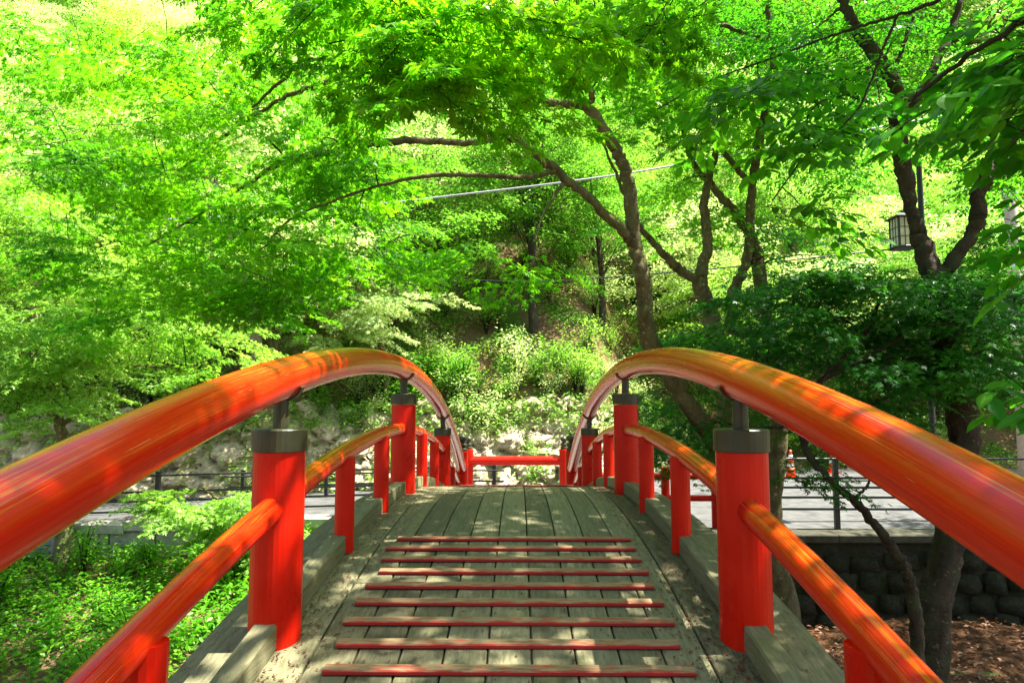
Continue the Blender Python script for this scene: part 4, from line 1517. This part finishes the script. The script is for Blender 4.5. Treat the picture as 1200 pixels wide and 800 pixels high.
KINDS_T = [
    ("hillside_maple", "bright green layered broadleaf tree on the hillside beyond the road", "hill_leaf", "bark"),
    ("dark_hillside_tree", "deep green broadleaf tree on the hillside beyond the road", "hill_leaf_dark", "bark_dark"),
    ("pale_hillside_tree", "tree on the hillside with leaves coloured pale yellow-green for sun glare", "hill_leaf_glare", "bark"),
]
variants = []
for k, (nm, lab, mt, bk) in enumerate(KINDS_T):
    for q in range(2):
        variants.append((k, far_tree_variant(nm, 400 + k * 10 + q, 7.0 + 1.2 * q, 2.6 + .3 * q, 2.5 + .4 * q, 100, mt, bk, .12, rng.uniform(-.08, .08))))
spots = []
tries = 0
while len(spots) < 190 and tries < 20000:
    tries += 1
    y = 18.8 + 42 * rng.random() ** 1.1
    x = rng.uniform(-.92 * y, .92 * y)
    if y < hill_base(x) + 1.2:
        continue
    if -3.2 < x < 5.0 and y < 22.5:
        continue
    if 3.0 < x < 7 and y < 24:
        continue
    if any((x - a) ** 2 + (y - b) ** 2 < (1.7 + .03 * y) ** 2 for a, b in spots):
        continue
    spots.append((x, y))
for k in range(46):
    x, y = -62 + 124 * (k + rng.uniform(-.3, .3)) / 45, rng.uniform(56, 74)
    spots.append((x, y))
used = set()
for (x, y) in spots:
    ki = rng.choice([0, 0, 0, 1, 1, 2, 2]) if x > -6 else rng.choice([0, 0, 1, 2, 2, 2])  # more pale trees on the left imitate hazy glare there
    vi = int(ki) * 2 + int(rng.integers(2))
    k, root = variants[vi]
    o = root if vi not in used else copy_tree(root)
    used.add(vi)
    s = rng.uniform(.75, 1.15) * (1.9 if y > 55 else 1.0)
    o.location = (x, y, float(hill_z(x, y)) - .1)
    o.scale = (s, s, s * rng.uniform(.9, 1.1))
    o.rotation_euler = (0, 0, rng.uniform(0, 6.28))
    tag(o, KINDS_T[k][1], "tree", KINDS_T[k][0].replace('_', ' ') + "s on the slope")

# sunlit bushy trees close above the road on the left
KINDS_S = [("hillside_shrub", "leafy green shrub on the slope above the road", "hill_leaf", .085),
           ("pale_shrub", "shrub growing on the slope above the rocks, leaves coloured pale for sun glare", "hill_leaf_glare", .085),
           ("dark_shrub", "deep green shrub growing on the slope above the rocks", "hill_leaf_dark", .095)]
sv = [(k, shrub_variant(KINDS_S[k][0], 700 + k * 5 + q, 1.1 + .3 * q, .75 + .1 * q, 700, KINDS_S[k][2], KINDS_S[k][3])) for k in range(3) for q in range(2)]
used = set()
for q in range(230):
    x = rng.uniform(-17, 15) if q > 26 else rng.uniform(-4, 4)
    y = float(hill_base(x)) + (rng.uniform(1.3, 2.4) if rng.random() < .5 else rng.uniform(1.5, 12))
    if -1.5 < x < 1.5 and rng.random() < .1:
        continue
    vi = int(rng.choice([0, 1, 4, 5, 4, 5, 2, 3]))
    k, root = sv[vi]
    o = root if vi not in used else copy_tree(root)
    used.add(vi)
    s = rng.uniform(.6, 1.25)
    o.location = (x, y, float(hill_z(x, y)) - .05)
    o.scale = (s, s, s)
    o.rotation_euler = (0, 0, rng.uniform(0, 6.28))
    tag(o, KINDS_S[k][1], "shrub", KINDS_S[k][0].replace('_', ' ') + "s on the slope")


def undergrowth(name, label, n, region, zf, mat, leaf, tmpl, h, per, cond=None):
    P, Fw, Nm = [], [], []
    c = 0
    while c < n:
        x, y = rng.uniform(*region[0]), rng.uniform(*region[1])
        if cond is not None and not cond(x, y):
            continue
        c += 1
        z = float(zf(x, y))
        hh = h * rng.uniform(.4, 1.2)
        m = per
        a = rng.uniform(0, 6.28, m)
        t = rng.uniform(.15, 1, m)
        rad = (.08 + .30 * t * (1.1 - .5 * t)) * hh * 1.3
        P.append(np.stack([x + rad * np.cos(a), y + rad * np.sin(a), z + hh * t + rng.normal(0, .02, m)], 1))
        b = a + rng.normal(0, .6, m)
        Fw.append(np.stack([np.cos(b), np.sin(b), rng.normal(-.2, .3, m)], 1))
        Nm.append(np.stack([rng.normal(0, .35, m), rng.normal(0, .35, m), np.ones(m)], 1))
    P, Fw, Nm = np.concatenate(P), np.concatenate(Fw), np.concatenate(Nm)
    Fw, Nm = ortho(Fw, Nm)
    S = leaf * rng.uniform(.6, 1.25, len(P))
    o = link(name, leaves_mesh(name, tmpl, P, Fw, Nm, S, mat), None)
    o['kind'] = 'stuff'
    o['label'] = label
    o['category'] = "undergrowth"
    return o


def patch(x, y):
    return mnoise.noise(Vector((x * .8, y * .8, 0))) > -.28


undergrowth("bank_undergrowth", "dense leafy green undergrowth covering the bank left of the bridge", 3200, ((-13, -.9), (5.8, 13.6)), ground_z, 'bank_leaf', .10, L_OVAL, .45, 18, patch)
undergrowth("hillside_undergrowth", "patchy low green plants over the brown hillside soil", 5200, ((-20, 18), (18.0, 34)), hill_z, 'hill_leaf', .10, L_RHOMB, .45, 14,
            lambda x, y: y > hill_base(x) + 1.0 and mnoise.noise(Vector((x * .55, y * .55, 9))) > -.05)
bs = [shrub_variant("bank_shrub", 900 + q, .9 + .2 * q, .6, 620, 'bank_leaf', .08) for q in range(2)]
for q, (x, y) in enumerate([(-7.6, 9.6), (-5.4, 9.0), (-6.6, 11.2), (-4.0, 10.4), (-8.8, 11.8), (-5.0, 12.4), (-3.0, 12.2), (-2.6, 9.4), (-3.6, 8.2), (-9.8, 13.0), (-6.9, 13.0), (-4.6, 7.6), (-6.2, 8.2), (-3.4, 11.2), (-5.6, 10.2), (-8.0, 12.8), (-2.4, 11.0), (-4.2, 13.2)]):
    o = bs[q % 2] if q < 2 else copy_tree(bs[q % 2])
    o.location = (x, y, float(ground_z(x, y)) - .02)
    s = rng.uniform(.7, 1.1)
    o.scale = (s, s, s)
    o.rotation_euler = (0, 0, rng.uniform(0, 6.28))
    tag(o, "green leafy shrub on the bank below the concrete ledge", "shrub", "shrubs on the left bank")

# plants rooted in the cracks of the rock face
P, Fw, Nm = [], [], []
for q in range(1500):
    v = ROCKV[rng.integers(len(ROCKV))]
    if mnoise.noise(Vector((v[0] * 1.1, v[2] * 1.3, 4))) < (.12 if v[2] < 1.5 else -.25):
        continue
    m = 13
    a = rng.uniform(0, 6.28, m)
    t = rng.uniform(.1, 1, m)
    P.append(v + np.stack([.2 * t * np.cos(a), -.22 * t + .1 * np.sin(a) * t, .22 * t * np.sin(a) + .05], 1))
    Fw.append(np.stack([np.cos(a), -.6 + 0 * a, rng.normal(-.2, .3, m)], 1))
    Nm.append(np.stack([rng.normal(0, .4, m), rng.normal(-.4, .3, m), np.ones(m)], 1))
P, Fw, Nm = np.concatenate(P), np.concatenate(Fw), np.concatenate(Nm)
Fw, Nm = ortho(Fw, Nm)
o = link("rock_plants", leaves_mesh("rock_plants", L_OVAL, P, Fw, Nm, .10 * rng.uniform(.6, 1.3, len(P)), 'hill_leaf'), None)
o['kind'] = 'stuff'
o['label'] = "small leafy plants growing from the pale rock face"
o['category'] = "undergrowth"

# dry fallen leaves on the gorge floor to the right
P, Fw, Nm = [], [], []
n = 5200
x, y = rng.uniform(1.6, 12, n), rng.uniform(7.6, 11.6, n)
P = np.stack([x, y, ground_z(x, y) + .12 + rng.normal(0, .015, n)], 1)
a = rng.uniform(0, 6.28, n)
Fw = np.stack([np.cos(a), np.sin(a), rng.normal(0, .25, n)], 1)
Nm = np.stack([rng.normal(0, .4, n), rng.normal(0, .4, n), np.ones(n)], 1)
Fw, Nm = ortho(Fw, Nm)
o = link("leaf_litter", leaves_mesh("leaf_litter", L_RHOMB, P, Fw, Nm, .075 * rng.uniform(.6, 1.3, n), 'dryleaf'), None)
o['kind'] = 'stuff'
o['label'] = "brown fallen leaves below the dark stone wall"
o['category'] = "leaf litter"
